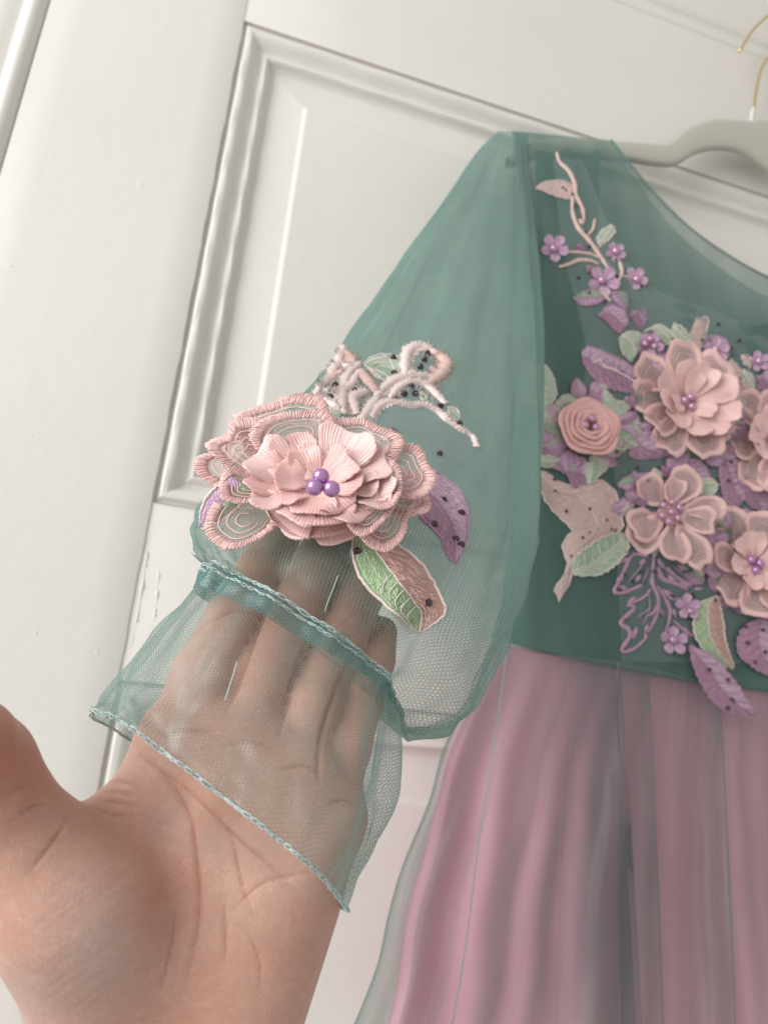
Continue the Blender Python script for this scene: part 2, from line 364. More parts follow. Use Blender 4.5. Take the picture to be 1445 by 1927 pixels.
# ------------------------------------------------------------------ clothes hanger
HY = .476
hang = thing("clothes_hanger", "grey velvet clothes hanger with a gold wire hook, inside the dress shoulders", "hanger", tuple(onY(1418, 228, HY)))
top = [(952, 300), (962, 285), (980, 275), (1040, 264), (1154, 268), (1246, 274), (1262, 268), (1293, 243), (1333, 228), (1363, 226), (1410, 229), (1425, 226), (1470, 229), (1500, 238)]
bot = [(956, 312), (970, 312), (990, 303), (1040, 296), (1182, 303), (1216, 309), (1262, 313), (1283, 305), (1308, 290), (1345, 282), (1385, 286), (1416, 300), (1450, 324), (1490, 352)]
T = cr([onY(x, y, HY) for x, y in top], 60); B = cr([onY(x, y, HY) for x, y in bot], 60)
rows = []
for a, b in zip(T, B):
    c = (a + b) / 2; h = (a - b) / 2; r = []
    for k in range(16):
        th = 2 * math.pi * k / 16; s, q = math.sin(th), math.cos(th)
        r.append(c + h * np.sign(s) * abs(s) ** .55 + np.array([0, -.0045 * np.sign(q) * abs(q) ** .55, 0]))
    rows.append(r)
keep(grid("hanger_arm", rows, M['velvet'], closeu=True), hang)
V, F, UV = tube(cr([onY(x, y, HY) for x, y in [(1412, 240), (1414, 222), (1417, 204)]], 8), .0026, 12)
keep(mesh("hook_collar", V, F, M['white_plastic'], None, UV), hang)
hk = [(1417, 206), (1420, 185), (1426, 150), (1433, 128), (1445, 108), (1475, 85), (1510, 60), (1515, 25), (1490, 5), (1455, 22), (1425, 47), (1408, 68), (1391, 97)]
V, F, UV = tube(cr([onY(x, y, HY) for x, y in hk], 70), .0017, 12)
keep(mesh("hook", V, F, M['gold'], None, UV), hang)

# ------------------------------------------------------------------ the dress
dress = thing("dress", "sheer teal tulle dress with pink lining and 3D pink flowers, hanging on the door", "dress", tuple(onY(1250, 1260, .46)))
def part(o, parent=None): return keep(o, parent or dress)
def bvh_of(*G_list):
    V = []; F = []
    for G, cl in G_list:
        G = np.asarray(G); n, m = G.shape[:2]; o = len(V); V += [Vector(v) for v in G.reshape(-1, 3)]
        for i in range(n - 1):
            for j in range(m if cl else m - 1):
                F.append((o + i * m + j, o + i * m + (j + 1) % m, o + (i + 1) * m + (j + 1) % m, o + (i + 1) * m + j))
    return BVHTree.FromPolygons(V, F)

# --- bodice: front net, back net, lining
def loft(left, right, rows, cols, Y, waist=None, yfun=None):
    L = cr(left, rows); R = cr(right, rows); G = []
    for i in range(rows):
        t = i / (rows - 1); row = []
        for j in range(cols):
            s = j / (cols - 1); p = L[i] * (1 - s) + R[i] * s
            if waist: p = p + np.array([0, waist * math.sin(math.pi * min(1, s * 1.4)) * t ** 8])
            row.append(onY(p[0], p[1], Y(p[0], p[1], s, t)))
        G.append(row)
    return np.array(G)
def Yf(px, py, s, t):
    top = max(0, min(1, (py - 250) / 330)); base = .466 - .020 * (top ** .7)
    return base + .0012 * math.sin(px * .05 + py * .006) * top + .0006 * math.sin(px * .11 - py * .02) + .012 * max(0, (1000 - px) / 80) * (py / 1300)
Lb = [(962, 246), (975, 330), (985, 430), (985, 600), (975, 800), (962, 1000), (945, 1130), (925, 1200)]
Rb = [(1150, 264), (1188, 312), (1258, 392), (1332, 455), (1445, 522), (1600, 580), (1700, 900), (1720, 1345)]
Gf = loft(Lb, Rb, 70, 60, Yf, waist=12)
part(grid("bodice", Gf, M['tulle_dense']))
bodice = [o for o in dress.children if o.name.startswith("bodice")][0]
Gb = loft(Lb, [(1150, 268), (1190, 330), (1262, 425), (1335, 490), (1445, 560), (1600, 610), (1700, 900), (1720, 1345)], 30, 24, lambda x, y, s, t: .4885, waist=10)
part(grid("bodice_back", Gb, M['tulle_dense']))
Gl = loft([(1006, 268), (1008, 330), (1012, 430), (1010, 520), (1000, 640), (975, 800), (960, 1000), (943, 1130), (923, 1201)],
          [(1128, 276), (1128, 340), (1126, 420), (1112, 480), (1130, 545), (1175, 610), (1330, 660), (1600, 640), (1720, 1352)], 60, 50, lambda x, y, s, t: Yf(x, y, s, t) + .010, waist=12)
part(grid("bodice_lining", Gl, M['lining']))
# neckline binding and waist seam
nk = cr([onY(x, y, Yf(x, y, 0, 0) - .0006) for x, y in Rb[:6]], 70)
V, F, UV = tube(nk, .0011, 8); part(mesh("neckline_binding", V, F, M['tulle_dense'], None, UV), bodice)
sh = cr([onY(x, y, Yf(x, y, 0, 0) - .0008) for x, y in [(972, 252), (978, 300), (990, 380), (1000, 440), (1006, 560)]], 40)
V, F, UV = tube(sh, .0016, 8); part(mesh("armhole_seam", V, F, M['tulle_dense'], None, UV), bodice)

# --- skirt
def waist_pt(s):
    W_ = [(927, 1200), (955, 1213), (1010, 1229), (1100, 1237), (1200, 1251), (1300, 1277), (1445, 1300), (1580, 1325), (1720, 1350)]
    c = cr(W_, 200); return c[min(199, max(0, int(round(s * 199))))]
def skirt(leftedge, pleats, rows, Y0, depth, name, mat, fseed, freqs, wrap=90, xr=(1720, 1990)):
    """a gathered cloth: rows down, columns across; pleats = (left, right) at the waist and at the hem, where the cloth doubles back on itself."""
    LE = cr(leftedge, rows); r_ = np.random.default_rng(fseed); ph = r_.uniform(0, 6.28, 8); G = []; att = []
    W_ = cr([(927, 1200), (955, 1213), (1010, 1229), (1100, 1237), (1200, 1251), (1300, 1277), (1445, 1300), (1580, 1325), (1720, 1350)], 300)
    for i in range(rows):
        t = i / (rows - 1); xl = LE[i][0]; xe = xr[0] + (xr[1] - xr[0]) * t
        path = [(xl + wrap * (.35 + .65 * t), .488 - Y0, .2), (xl + wrap * .4 * (.35 + .65 * t), .030, .2), (xl + 4, .018, .2), (xl, .012, .2), (xl + 5, .006, .2), (xl + 22, .0015, .2)]
        for (a0, b0, a1, b1) in pleats:
            # pleats fan out from nothing at the waist; the cloth is thinnest where it rolls away
            e = t ** .8; A = a0 + (a1 - a0) * e; Bx = b0 + (b1 - b0) * e; lay = .0012 + .0028 * min(1, t * 3)
            path += [(A, .0, -1), (Bx - 3, -.0006, -1), (Bx, .0002, .0), (Bx - 4, lay * .5, .1), (A + 5, lay * .55, 1.), (A, lay * .8, 1.), (A + 4, lay, 1.), (Bx + 12, lay * .9, .2)]
        path += [(xe, 0, -1)]
        pp = []
        for si, (a_, b_) in enumerate(zip(path[:-1], path[1:])):
            k = 60 if si >= 5 and (si - 5) % 8 == 0 else 8
            for q in range(k): u = q / k; pp.append((a_[0] + (b_[0] - a_[0]) * u, a_[1] + (b_[1] - a_[1]) * u, -1 if (a_[2] < 0 or b_[2] < 0) else a_[2] + (b_[2] - a_[2]) * u))
        pp.append(path[-1]); row = []
        for (x, dy, op) in pp:
            s = (x - xl) / (xe - xl); x0 = W_[0][0] + (xr[0] - W_[0][0]) * min(1, max(0, s)); yw = float(np.interp(x0, W_[:, 0], W_[:, 1]))
            py = yw + (1995 + 20 * s - yw) * t
            f = sum(math.sin(2 * math.pi * fr * s + ph[k] + .7 * math.sin(2.2 * t + k)) / (1 + .45 * k) for k, fr in enumerate(freqs))
            dens = .5 + .5 * math.sin(2 * math.pi * 6.3 * s + ph[1] + .6 * t) * math.cos(2 * math.pi * 2.7 * s + ph[2]) + .25 * math.sin(2 * math.pi * 15 * s + ph[3])
            att.append(op if op >= 0 else max(0, min(1, dens * (.4 + .6 * min(1, t * 3)))))
            f += .35 * math.sin(2 * math.pi * 43 * s + ph[5]) * math.exp(-t * 9)
            row.append(onY(x, py, min(Y0 + dy - .016 * t + depth * f * min(1, t * 2.0 + .10), .4895)))
        G.append(row)
    o = grid(name, G, mat); o.data.attributes.new('stretch', 'FLOAT', 'POINT').data.foreach_set('value', np.array(att, np.float32)); return o
part(skirt([(929, 1201), (898, 1270), (860, 1353), (829, 1447), (805, 1570), (773, 1681), (760, 1737), (746, 1848), (725, 1940), (715, 1990)],
           [(1480, 1500, 1550, 1600)], 70, .459, .0046, "skirt_lining", M['pink'], 5, (3.4, 6.3, 10.7), wrap=120))
part(skirt([(927, 1200), (890, 1300), (835, 1397), (807, 1500), (757, 1620), (730, 1715), (710, 1810), (676, 1900), (655, 1945), (640, 1990)],
           [(1075, 1152, 1040, 1200), (1160, 1219, 1170, 1252), (1325, 1352, 1345, 1388), (1460, 1500, 1520, 1600)], 70, .440, .0046, "skirt_overlay", M['tulle_skirt'], 11, (4.1, 9.3, 17.7), wrap=190))
overlay = [o for o in dress.children if o.name.startswith("skirt_overlay")][0]
sp = cr([onY(x, y, .436 - .016 * (y - 1200) / 790) for x, y in [(955, 1212), (945, 1290), (930, 1400), (912, 1510), (897, 1610), (884, 1720), (868, 1830), (850, 1930), (842, 1990)]], 160)
bag = Bag()
for k in range(0, 158, 2):
    for e in (-1, 1):
        a, b = sp[k], sp[k + 2]; V, F, UV = tube([a + RIGHT * .0004 * e, (a + b) / 2 - RIGHT * .0003 * e, b + RIGHT * .0004 * e], .00022, 5); bag.add(V, F, UV)
o = bag.build("side_seam_stitching", M['thread2']); o['kind'] = 'stuff'; part(o, overlay)

# --- sleeve (puff), seam band and cuff: rings given by their left, right, front and back points
def ring_loft(st, rows, cols, disp=None, power=.78):
    A = [np.array([P(*s[k]) for s in st]) for k in range(4)]
    idx = np.linspace(0, 1, rows)
    # parametrise by station index, not arc length, so that all four curves stay in step
    def ev(c):
        n = len(c); q = np.vstack([2 * c[0] - c[1], c, 2 * c[-1] - c[-2]]); out = []
        for u in idx * (n - 1):
            i = min(int(u), n - 2); t = u - i; a, b, cc, d = q[i:i + 4]
            out.append(.5 * (2 * b + (cc - a) * t + (2 * a - 5 * b + 4 * cc - d) * t * t + (3 * b - a - 3 * cc + d) * t ** 3))
        return np.array(out)
    Lc, Rc, Fc, Bc = [ev(c) for c in A]
    G = np.zeros((rows, cols, 3))
    for i in range(rows):
        c = (Lc[i] + Rc[i]) / 2; ax = (Rc[i] - Lc[i]) / 2
        for j in range(cols):
            th = 2 * math.pi * j / cols
            s, q = math.sin(th), math.cos(th)
            s, q = np.sign(s) * abs(s) ** power, np.sign(q) * abs(q) ** power
            v = ax * q + (Fc[i] - c) * s if s >= 0 else ax * q + (Bc[i] - c) * (-s)
            p = c + v
            if disp is not None: p = p + v / (np.linalg.norm(v) + 1e-9) * disp(idx[i], th)
            G[i, j] = p
    return G
def st(L, R, F, B): return (L, R, F, B)
sleeve_st = []
def S4(L, R, zc, d, fo=(0, 0)):
    m = ((L[0] + R[0]) / 2, (L[1] + R[1]) / 2)
    sleeve_st.append(((L[0], L[1], zc), (R[0], R[1], zc), (m[0] + fo[0], m[1] + fo[1], zc - d), (m[0] + 10, m[1] + 10, zc + d)))
S4((938, 246), (990, 250), .632, .010)
S4((900, 285), (990, 310), .610, .016)
S4((856, 348), (1002, 425), .575, .020)
S4((768, 472), (1012, 560), .505, .028)
S4((688, 597), (1016, 720), .435, .036)
S4((600, 722), (1015, 880), .365, .042)
S4((478, 850), (1005, 1010), .300, .046)
S4((398, 945), (968, 1140), .268, .042)
S4((370, 1000), (930, 1240), .254, .036)
S4((375, 1036), (900, 1325), .248, .033, (-5, -5))
S4((382, 1058), (842, 1376), .243, .031, (-8, -14))
S4((388, 1074), (772, 1396), .238, .029, (-8, -30))
S4((392, 1083), (735, 1350), .231, .029, (0, -42))
S4((394, 1088), (725, 1298), .228, .030, (5, -44))
from mathutils import noise as mnoise
def crumple(t, th, k, s1, s2, o=0): return k * mnoise.noise(Vector((math.cos(th) * s1, math.sin(th) * s1, t * s2 + o)))
def sl_disp(t, th):
    cr_ = crumple(t, th, .0022 + .0016 * (t > .6) * (t - .6) / .4, 3.2, 9) + crumple(t, th, .0014, 8, 24, 5)
    a = .0006 + .0040 * max(0, (t - .6) / .4) ** 1.6
    mid = math.sin(math.pi * min(1, t * 1.25)) if t < .8 else 0
    fold = .0040 * mid * (1 - abs(math.sin(3.5 * th + 1.6 * t + .4)) ** .6 * 1.3) + .0012 * mid * math.sin(11 * th + 5 * t)
    rip = (.0036 * math.sin(36 * t) + .0020 * math.sin(71 * t + 2)) * max(0, math.cos(th)) ** 6 * max(0, t - .45)
    return cr_ * min(1, t * 4) + fold + rip + a * (math.sin(9 * th + 2 * t) + .7 * math.sin(17 * th + 1.7 + 3 * t) * (t > .3) + .5 * math.sin(5 * th - 4 * t)) + .0010 * math.sin(6 * th + 6 * t)
Gs = ring_loft(sleeve_st, 150, 220, sl_disp)
part(grid("sleeve", Gs, M['tulle'], closeu=True))
sleeve = [o for o in dress.children if o.name.startswith("sleeve")][0]
def stretch(o, G, fn):
    n, m = G.shape[:2]; v = np.array([[fn(i / (n - 1), 2 * math.pi * j / m) for j in range(m)] for i in range(n)], np.float32)
    o.data.attributes.new("stretch", 'FLOAT', 'POINT').data.foreach_set("value", v.ravel())
sst = lambda x, a, b: max(0, min(1, (x - a) / (b - a))) ** 2 * (3 - 2 * max(0, min(1, (x - a) / (b - a))))
stretch(sleeve, Gs, lambda t, th: sst(t, .5, .78) * (.35 + .65 * sst(math.sin(th), -.1, .7)) * (1 - .6 * sst(math.cos(th), .3, .9)))   # drawn tight over the fingers
seam_st = sleeve_st[-1]
cuff_st = [seam_st,
    ((350, 1150, .222), (738, 1345, .214), (515, 1215, .186), (560, 1260, .254)),
    ((268, 1255, .210), (726, 1480, .200), (455, 1335, .174), (520, 1400, .248)),
    ((212, 1322, .201), (684, 1605, .190), (425, 1425, .166), (480, 1480, .238)),
    ((182, 1357, .196), (634, 1702, .184), (405, 1486, .161), (440, 1530, .234))]
def cf_disp(t, th):
    return crumple(t, th, .0022, 4, 3) + crumple(t, th, .0011, 9, 7, 9) + .0011 * (1 - t) * math.sin(11 * th + 1) + .0013 * t * math.sin(6 * th + 1.2) + .0016 * math.sin(math.pi * t) * math.sin(8 * th + 3 * t) * (math.cos(th) > .5) + .0005 * math.sin(19 * th)
Gc = ring_loft(cuff_st, 80, 200, cf_disp)
part(grid("cuff", Gc, M['tulle_cuff'], closeu=True))
cuff = [o for o in dress.children if o.name.startswith("cuff")][0]
stretch(cuff, Gc, lambda t, th: sst(math.sin(th), -.1, .5) * (1 - sst(t, .5, .8)) * (1 - .7 * sst(math.cos(th), .5, .95)))
def ringcurve(st_, d=.0005, n=260, disp=None, t=0):
    g = ring_loft([st_, st_], 2, n, (lambda tt, th: disp(t, th) + d) if disp else (lambda tt, th: d))[0]
    return g
# seam band: a folded strip 8 mm wide over the gathers
def between(a, b, f): return tuple(tuple(x * (1 - f) + y * f for x, y in zip(p, q)) for p, q in zip(a, b))
bnd = [ringcurve(between(cuff_st[0], cuff_st[1], f), .0009 + .0005 * math.sin(f * 9), disp=cf_disp, t=f / 4) for f in np.linspace(-.03, .52, 8)]
part(grid("seam_band", np.array(bnd), M['band'], closeu=True), sleeve)
def chain(curve, name, parent, r=.00032, amp=.0006, per=6, lo=0, hi=None, mat='thread', closed=True):
    """chain stitch: loops of thread one after the other along a curve."""
    bag = Bag(); n = len(curve); hi = hi or n
    for k in range(lo, hi - per, per):
        seg = curve[k:k + per + 2]
        a, b = seg[0], seg[-1]; t = b - a; t /= np.linalg.norm(t); sd = np.cross(t, FWD); sd /= np.linalg.norm(sd)
        u = np.linspace(0, 1, 7); wj = rng.uniform(.55, 1.3); a = a + rng.normal(size=3) * .00012; b = b + rng.normal(size=3) * .00012
        for e in (-1, 1):
            pts = [a + (b - a) * x + sd * e * amp * wj * math.sin(math.pi * x) - FWD * .0003 * math.sin(math.pi * x) for x in u]
            V, F, UV = tube(pts, r * rng.uniform(.85, 1.15), 6); bag.add(V, F, UV)
    o = bag.build(name, M[mat]); o['kind'] = 'stuff'; return part(o, parent)
hem = ringcurve(cuff_st[-1], .0006, 420, cf_disp, 1.0)
chain(hem, "hem_stitching", cuff, per=3, amp=.00042, r=.0002)
hem_edge = ring_loft([between(cuff_st[-2], cuff_st[-1], .93), cuff_st[-1]], 2, 200, lambda t, th: cf_disp(1, th) + .0003)
V, F, UV = tube(np.vstack([hem, hem[:1]]), .00035, 6); part(mesh("hem_roll", V, F, M['tulle_cuff'], None, UV), cuff)
chain(ringcurve(between(cuff_st[0], cuff_st[1], .0), .0016, 520, cf_disp, 0), "seam_stitching", sleeve, per=5, amp=.0004, r=.00022)
chain(ringcurve(between(cuff_st[0], cuff_st[1], .14), .0016, 520, cf_disp, .03), "seam_stitching", sleeve, per=5, amp=.0003, r=.00016)
BS = bvh_of((Gs, True), (Gc, True))
BB = bvh_of((Gf, False))
BALL = bvh_of((Gs, True), (Gc, True), (Gf, False))
def hit(px, py, tree, lift=0.0, fallback=None):
    r = ray(px, py); d = Vector(r).normalized()
    loc, nrm, i, dist = tree.ray_cast(Vector(CAM), d, 5)
    if loc is None: p = fallback if fallback is not None else onY(px, py, .446); return np.array(p) - r * lift
    return np.array(loc) - np.array(d) * lift
def hitB(px, py, lift=0.0): return hit(px, py, BB, lift)
def hitS(px, py, lift=0.0):
    return hit(px, py, BS, lift, fallback=P(px, py, .25))
for pts in ([(447, 1245), (440, 1268), (432, 1293), (424, 1318)], [(636, 1083), (628, 1105), (618, 1130), (611, 1152)]):
    V, F, UV = tube(cr([hitS(x, y, .0008) for x, y in pts], 14), .00017, 6); part(mesh("loose_thread", V, F, M['thread'], None, UV), cuff)

# ------------------------------------------------------------------ embroidery builders
def leaf(left, right, mat, hitf, lift=.0008, dome=.0012, n=26, m=10, parent=None, vein=None, edge='cord', rim=True, rag=.5, hatch=0, hatch_mats=('stitch_mauve', 'stitch_lilac')):
    """a flat embroidered leaf sewn on the cloth: outline by its two sides, domed, with a corded rim."""
    L = cr(left, n); R = cr(right, n); G = []; UV = []
    saw = np.where(np.arange(n - 2) % 2, 1, -1)[:, None]; dv = (R - L)[1:-1]; dv = dv / (np.linalg.norm(dv, axis=1)[:, None] + 1e-6)
    L[1:-1] += rng.normal(size=(n - 2, 2)) * .7 + dv * saw * rag; R[1:-1] += rng.normal(size=(n - 2, 2)) * .7 - dv * saw * rag
    u0 = 0
    for i in range(n):
        row = []; ur = []
        for j in range(m + 1):
            s = j / m; p = L[i] * (1 - s) + R[i] * s
            k = math.sin(math.pi * s) ** .6 * math.sin(math.pi * min(1, max(0, i / (n - 1)))) ** .4
            crease = .35 * math.exp(-((s - .5) / .08) ** 2)
            row.append(hitf(p[0], p[1], lift + dome * max(0, k - crease * k)))
        row = np.array(row); half = np.linalg.norm(row[-1] - row[0])
        if i: u0 += np.linalg.norm((row[m // 2] - G[-1][m // 2]))
        G.append(row); UV.append([(u0, (j / m - .5) * half) for j in range(m + 1)])
    o = grid("leaf", np.array(G), M[mat], uvs=UV); part(o, parent)
    bag = Bag(); G = np.array(G)
    if hatch:
        hb = Bag()
        for q in range(hatch):
            i, j = rng.integers(1, n - 4), rng.integers(1, m - 1); di = rng.integers(1, 4); dj = 1 if j >= m // 2 else -1
            a = G[i, j] + (G[i + 1, j] - G[i, j]) * rng.random(); b = G[min(n - 2, i + di), min(m - 1, max(1, j + dj))]
            V, F, U = tube([a, (a + b) / 2 - FWD * .00018, b], .00016, 4); hb.add(V, F, [(rng.random() * .2, x[1]) for x in U], 0 if j < m // 2 else 1)
        h = hb.build("surface_stitches", [M[hm] for hm in hatch_mats]); h['kind'] = 'stuff'; part(h, o)
    if rim:
        for c in (G[:, 0], G[:, -1]):
            r = np.linspace(0, 1, n); V, F, U = tube(c - FWD * .0002, .00042 * (.6 + .8 * np.sin(math.pi * r)), 6); bag.add(V, F, U)
        if vein == 2:
            for q in range(3, n - 4, 3):
                for sd in (1, -1):
                    e_ = m // 2 + sd * int(m * .38); V, F, U = tube([G[q, m // 2] - FWD * .0004, G[min(n - 1, q + 1), m // 2 + sd * (m // 5)] - FWD * .0005, G[min(n - 1, q + 3), e_] - FWD * .0004], .00024, 5); bag.add(V, F, U)
        if vein is not None: V, F, U = tube(G[:, m // 2] - FWD * .0003, .00035, 6); bag.add(V, F, U)
        part(bag.build("leaf_edging", M[edge]), o)
    return o
def sequins(pts, hitf, parent, px_r, lift=.0016):
    for (x, y) in pts:
        c = hitf(x, y, lift); z = float((c - CAM) @ FWD); r = px_r * z / FPX * rng.uniform(.85, 1.1)
        ax = -ray(x, y); ax = ax / np.linalg.norm(ax) + rng.normal(size=3) * .18; ax /= np.linalg.norm(ax)
        a = np.cross(ax, [0, 0, 1]); a /= np.linalg.norm(a); b = np.cross(ax, a)
        V = []; F = []; k = 10
        for rr, h in ((1, 0), (.92, .35), (.55, .62), (.18, .55)):
            V += [c + (a * math.cos(2 * math.pi * i / k) + b * math.sin(2 * math.pi * i / k)) * r * rr + ax * r * h for i in range(k)]
        for q in range(3): F += [(q * k + i, q * k + (i + 1) % k, q * k + k + (i + 1) % k, q * k + k + i) for i in range(k)]
        F.append(tuple(range(3 * k, 4 * k)))
        part(mesh("sequin", V, F, M['sequin'], None, smooth=False), parent)
def cord(pts, wpx, mat, hitf, parent=None, lift=.001, name="cord", n=None, taper=True, flat=1.0):
    c2 = cr(pts, n or max(10, 5 * len(pts))); c = np.array([hitf(x, y, lift) for x, y in c2])
    z = (c - CAM) @ FWD; k = np.linspace(0, 1, len(c)); r = wpx / 2 * z / FPX
    if taper: r = r * (.62 + .38 * np.sin(math.pi * k)) * (1 + .10 * np.sin(k * 40) + .06 * rng.normal(size=len(k)))
    V, F, UV = tube(c, r, 8); V = [v - FWD * ((v - c[min(i // 8, len(c) - 1)]) @ FWD) * .62 if i < 8 * len(c) else v for i, v in enumerate(V)]
    bag = Bag(); bag.add(V, F, UV)
    if hitf is hitS and name in ("cord", "cord_sprig"):     # satin stitch: thread laid across the cord, end to end
        Lc = np.r_[0, np.cumsum(np.linalg.norm(np.diff(c, axis=0), axis=1))]
        for d in np.arange(.0003, Lc[-1], .00066):
            p = np.array([np.interp(d, Lc, c[:, k]) for k in range(3)]); rr = float(np.interp(d, Lc, r)); i = min(len(c) - 2, int(np.searchsorted(Lc, d)))
            T = c[i + 1] - c[i - 1 if i else 0]; T /= np.linalg.norm(T) + 1e-9; sd = np.cross(T, FWD); sd /= np.linalg.norm(sd) + 1e-9
            a_, b_ = rng.uniform(.95, 1.45, 2); sl = rng.uniform(-.1, .5); u0 = rng.uniform(0, .2)
            pts = [p + sd * rr * q * (a_ if q > 0 else b_) + T * rr * sl * q - FWD * (rr * .52 * math.sqrt(max(0, 1 - (q * .97) ** 2)) + .00012) for q in (-1, -.6, 0, .6, 1)]
            v, f, u = tube(pts, .00030 * rng.uniform(.8, 1.15), 5); bag.add(v, f, [(x[0] * .4 + u0, x[1]) for x in u])
    o = bag.build(name, M[mat], None); part(o, parent); return o
def pearl(c, r, parent):
    bm = bmesh.new(); bmesh.ops.create_uvsphere(bm, u_segments=20, v_segments=12, radius=r)
    me = bpy.data.meshes.new("pearl"); bm.to_mesh(me); bm.free()
    for v in me.vertices: v.co += Vector(c)
    part(link("pearl", me, M['pearl' if parent.name.startswith('sleeve') or parent.get('label', '').startswith('pink flower with purple') else 'pearl_pink']), parent)
def petal_mesh(C, er, et, nn, L, Wd, lift, curl, cup, kind, notch=.10, ruf=.03, seed=0, border=.30, na=44, mats=('petal', 'organza', 'silver'), lines=3, scallop=.02, stitched=False):
    """one petal in its own frame: base at C, axis er, width et, up nn. kind 'heart' = corded rim round organza, 'satin' = solid thread."""
    r_ = np.random.default_rng(seed); ph = r_.uniform(0, 6.28, 3)
    jit = r_.normal(size=na)
    def pos(al, rho):
        al_ = (al + math.pi) % (2 * math.pi) - math.pi
        x = .54 + rho * (.46 * math.cos(al) - notch * math.exp(-(al_ / .38) ** 2)) + scallop * rho * math.cos(5 * al + ph[0])
        y = rho * (.5 * math.sin(al)) * (.80 + .28 * math.cos(al)) * (1 + scallop * math.cos(7 * al + ph[1]))
        if rho >= .99: x += .010 * jit[int(al / (2 * math.pi) * na) % na]; y += .010 * jit[(int(al / (2 * math.pi) * na) + 7) % na]
        h = lift * x + curl * x * x + cup * (y * 2) ** 2 + ruf * rho ** 2 * math.sin(3 * al + ph[2])
        return C + er * (x * L) + et * (y * Wd) + nn * (h * L), x, y
    rhos = [0, .25, .5, 1 - border, 1 - border * .93, 1 - border * .6, 1 - border * .25, 1.0, 1.0] if kind == 'heart' else [0, .2, .4, .6, .8, .93, 1.0, 1.0]
    ups = [0, 0, 0, 0, .00022, .00030, .00026, .00012, -.0002] if kind == 'heart' else [0, 0, 0, 0, 0, 0, -.0001, -.0007]
    V = []; UV = []; F = []; MI = []
    for k, (rho, up) in enumerate(zip(rhos, ups)):
        for i in range(na):
            al = 2 * math.pi * i / na; p, x, y = pos(al, rho); V.append(p + nn * up)
            if kind == 'heart': UV.append((min(i, na - i) / na * 2.9 * L * 1.0, rho * L))
            else: UV.append((math.atan2(y * Wd, (x + .35) * L) * L * .95, x * L * .15))
    for k in range(len(rhos) - 1):
        for i in range(na):
            F.append((k * na + i, k * na + (i + 1) % na, (k + 1) * na + (i + 1) % na, (k + 1) * na + i)); MI.append(0 if (kind != 'heart' or k >= 3) else 1)
    if kind == 'heart' and lines:
        for q in range(lines):
            rho = (1 - border) * (.86 - .27 * q)
            pts = [pos(al, rho)[0] + nn * .0004 for al in np.linspace(-2.5 + .2 * q, 2.5 - .2 * q, 26)]
            v, f, u = tube(pts, .00024 * (L / .035) ** .5, 5); o = len(V); V += v; UV += list(u); F += [tuple(a + o for a in ff) for ff in f]; MI += [2] * len(f)
    if kind == 'heart' and stitched:
        per = 2.6 * L; ns = int(per / .00064)
        for q in range(ns):
            al = -math.pi + 2 * math.pi * (q + r_.uniform(-.2, .2)) / ns; da = r_.uniform(-.03, .03); i0 = r_.uniform(-.04, .02); o1 = r_.uniform(-.005, .028)
            pts = [pos(al + da * (1 - e), (1 - border + i0) * (1 - e) + (1 + o1) * e)[0] + nn * (.00022 + .00028 * math.sin(math.pi * e)) for e in (0, .3, .65, 1)]
            v, f, u = tube(pts, .00028 * r_.uniform(.8, 1.15), 5); o = len(V); u0 = r_.uniform(0, .2); V += v; UV += [(x[0] * .3 + u0, x[1]) for x in u]; F += [tuple(a + o for a in ff) for ff in f]; MI += [0] * len(f)
    return V, F, UV, MI, [M[m] for m in mats]
def add_petal(parent, *a, **k):
    V, F, UV, MI, ms = petal_mesh(*a, **k); o = mesh("petal", V, F, ms, None, UV, MI); part(o, parent); return o
def frame_from(n, upv=None):
    n = n / np.linalg.norm(n); x = np.cross(n, -DOWN); x = -x / np.linalg.norm(x)
    x = RIGHT - n * (RIGHT @ n); x /= np.linalg.norm(x); y = np.cross(n, x)
    if y @ DOWN > 0: y = -y
    return x, y, n

# ------------------------------------------------------------------ the big flower on the sleeve
zF = .224
Cf = P(600, 925, zF)
ex, ey, en = frame_from(-FWD * .72 - DOWN * .62 - RIGHT * .02)
calyx = []
for k in range(7):
    rr = .016 * math.sin(k / 6 * math.pi / 2) + .001
    calyx.append([Cf + (ex * math.cos(a) + ey * math.sin(a)) * rr + en * (-.006 + .004 * k / 6) for a in np.linspace(0, 2 * math.pi, 24, endpoint=False)])
part(grid("sleeve_flower", np.array(calyx), M['petal_deep'], closeu=True))
fl = [o for o in dress.children if o.name.startswith("sleeve_flower")][0]
fl['label'] = "large pink 3D flower with three mauve pearls above the wrist"
mm = zF / FPX   # metres per pixel at the flower
def fpet(tip, width, r0, lift, curl, cup, kind, off=0.0, seed=0, **k):
    """petal aimed so that its tip lands on the given pixel of the flower's plane."""
    d = ray(*tip); tt = ((Cf + en * off - CAM) @ en) / (d @ en); q = CAM + d * tt - (Cf + en * off)
    # allow for the rise of the tip above the plane
    a = q @ ex; b = q @ ey; rise = (lift + curl) * math.hypot(a, b); b -= rise * (en @ -DOWN) / max(.2, (ey @ -DOWN)) * .9
    ln = math.hypot(a, b); er = (ex * a + ey * b) / ln; et = np.cross(en, er)
    base = Cf + en * off + er * r0 * mm
    return add_petal(fl, base, er, et, en, max(.012, ln - r0 * mm), width * mm, lift, curl, cup, kind, seed=seed, stitched=True, **k)
fpet((394, 838), 180, 60, .10, .02, .05, 'heart', -.004, 1, notch=.13, border=.26)
fpet((424, 804), 150, 50, .20, .05, .05, 'heart', -.001, 2, notch=.10, border=.27)
fpet((520, 746), 230, 50, .16, .04, .05, 'heart', -.004, 3, notch=.07, border=.24)
fpet((545, 770), 200, 45, .24, .04, .06, 'heart', -.001, 4, notch=.05, border=.24)
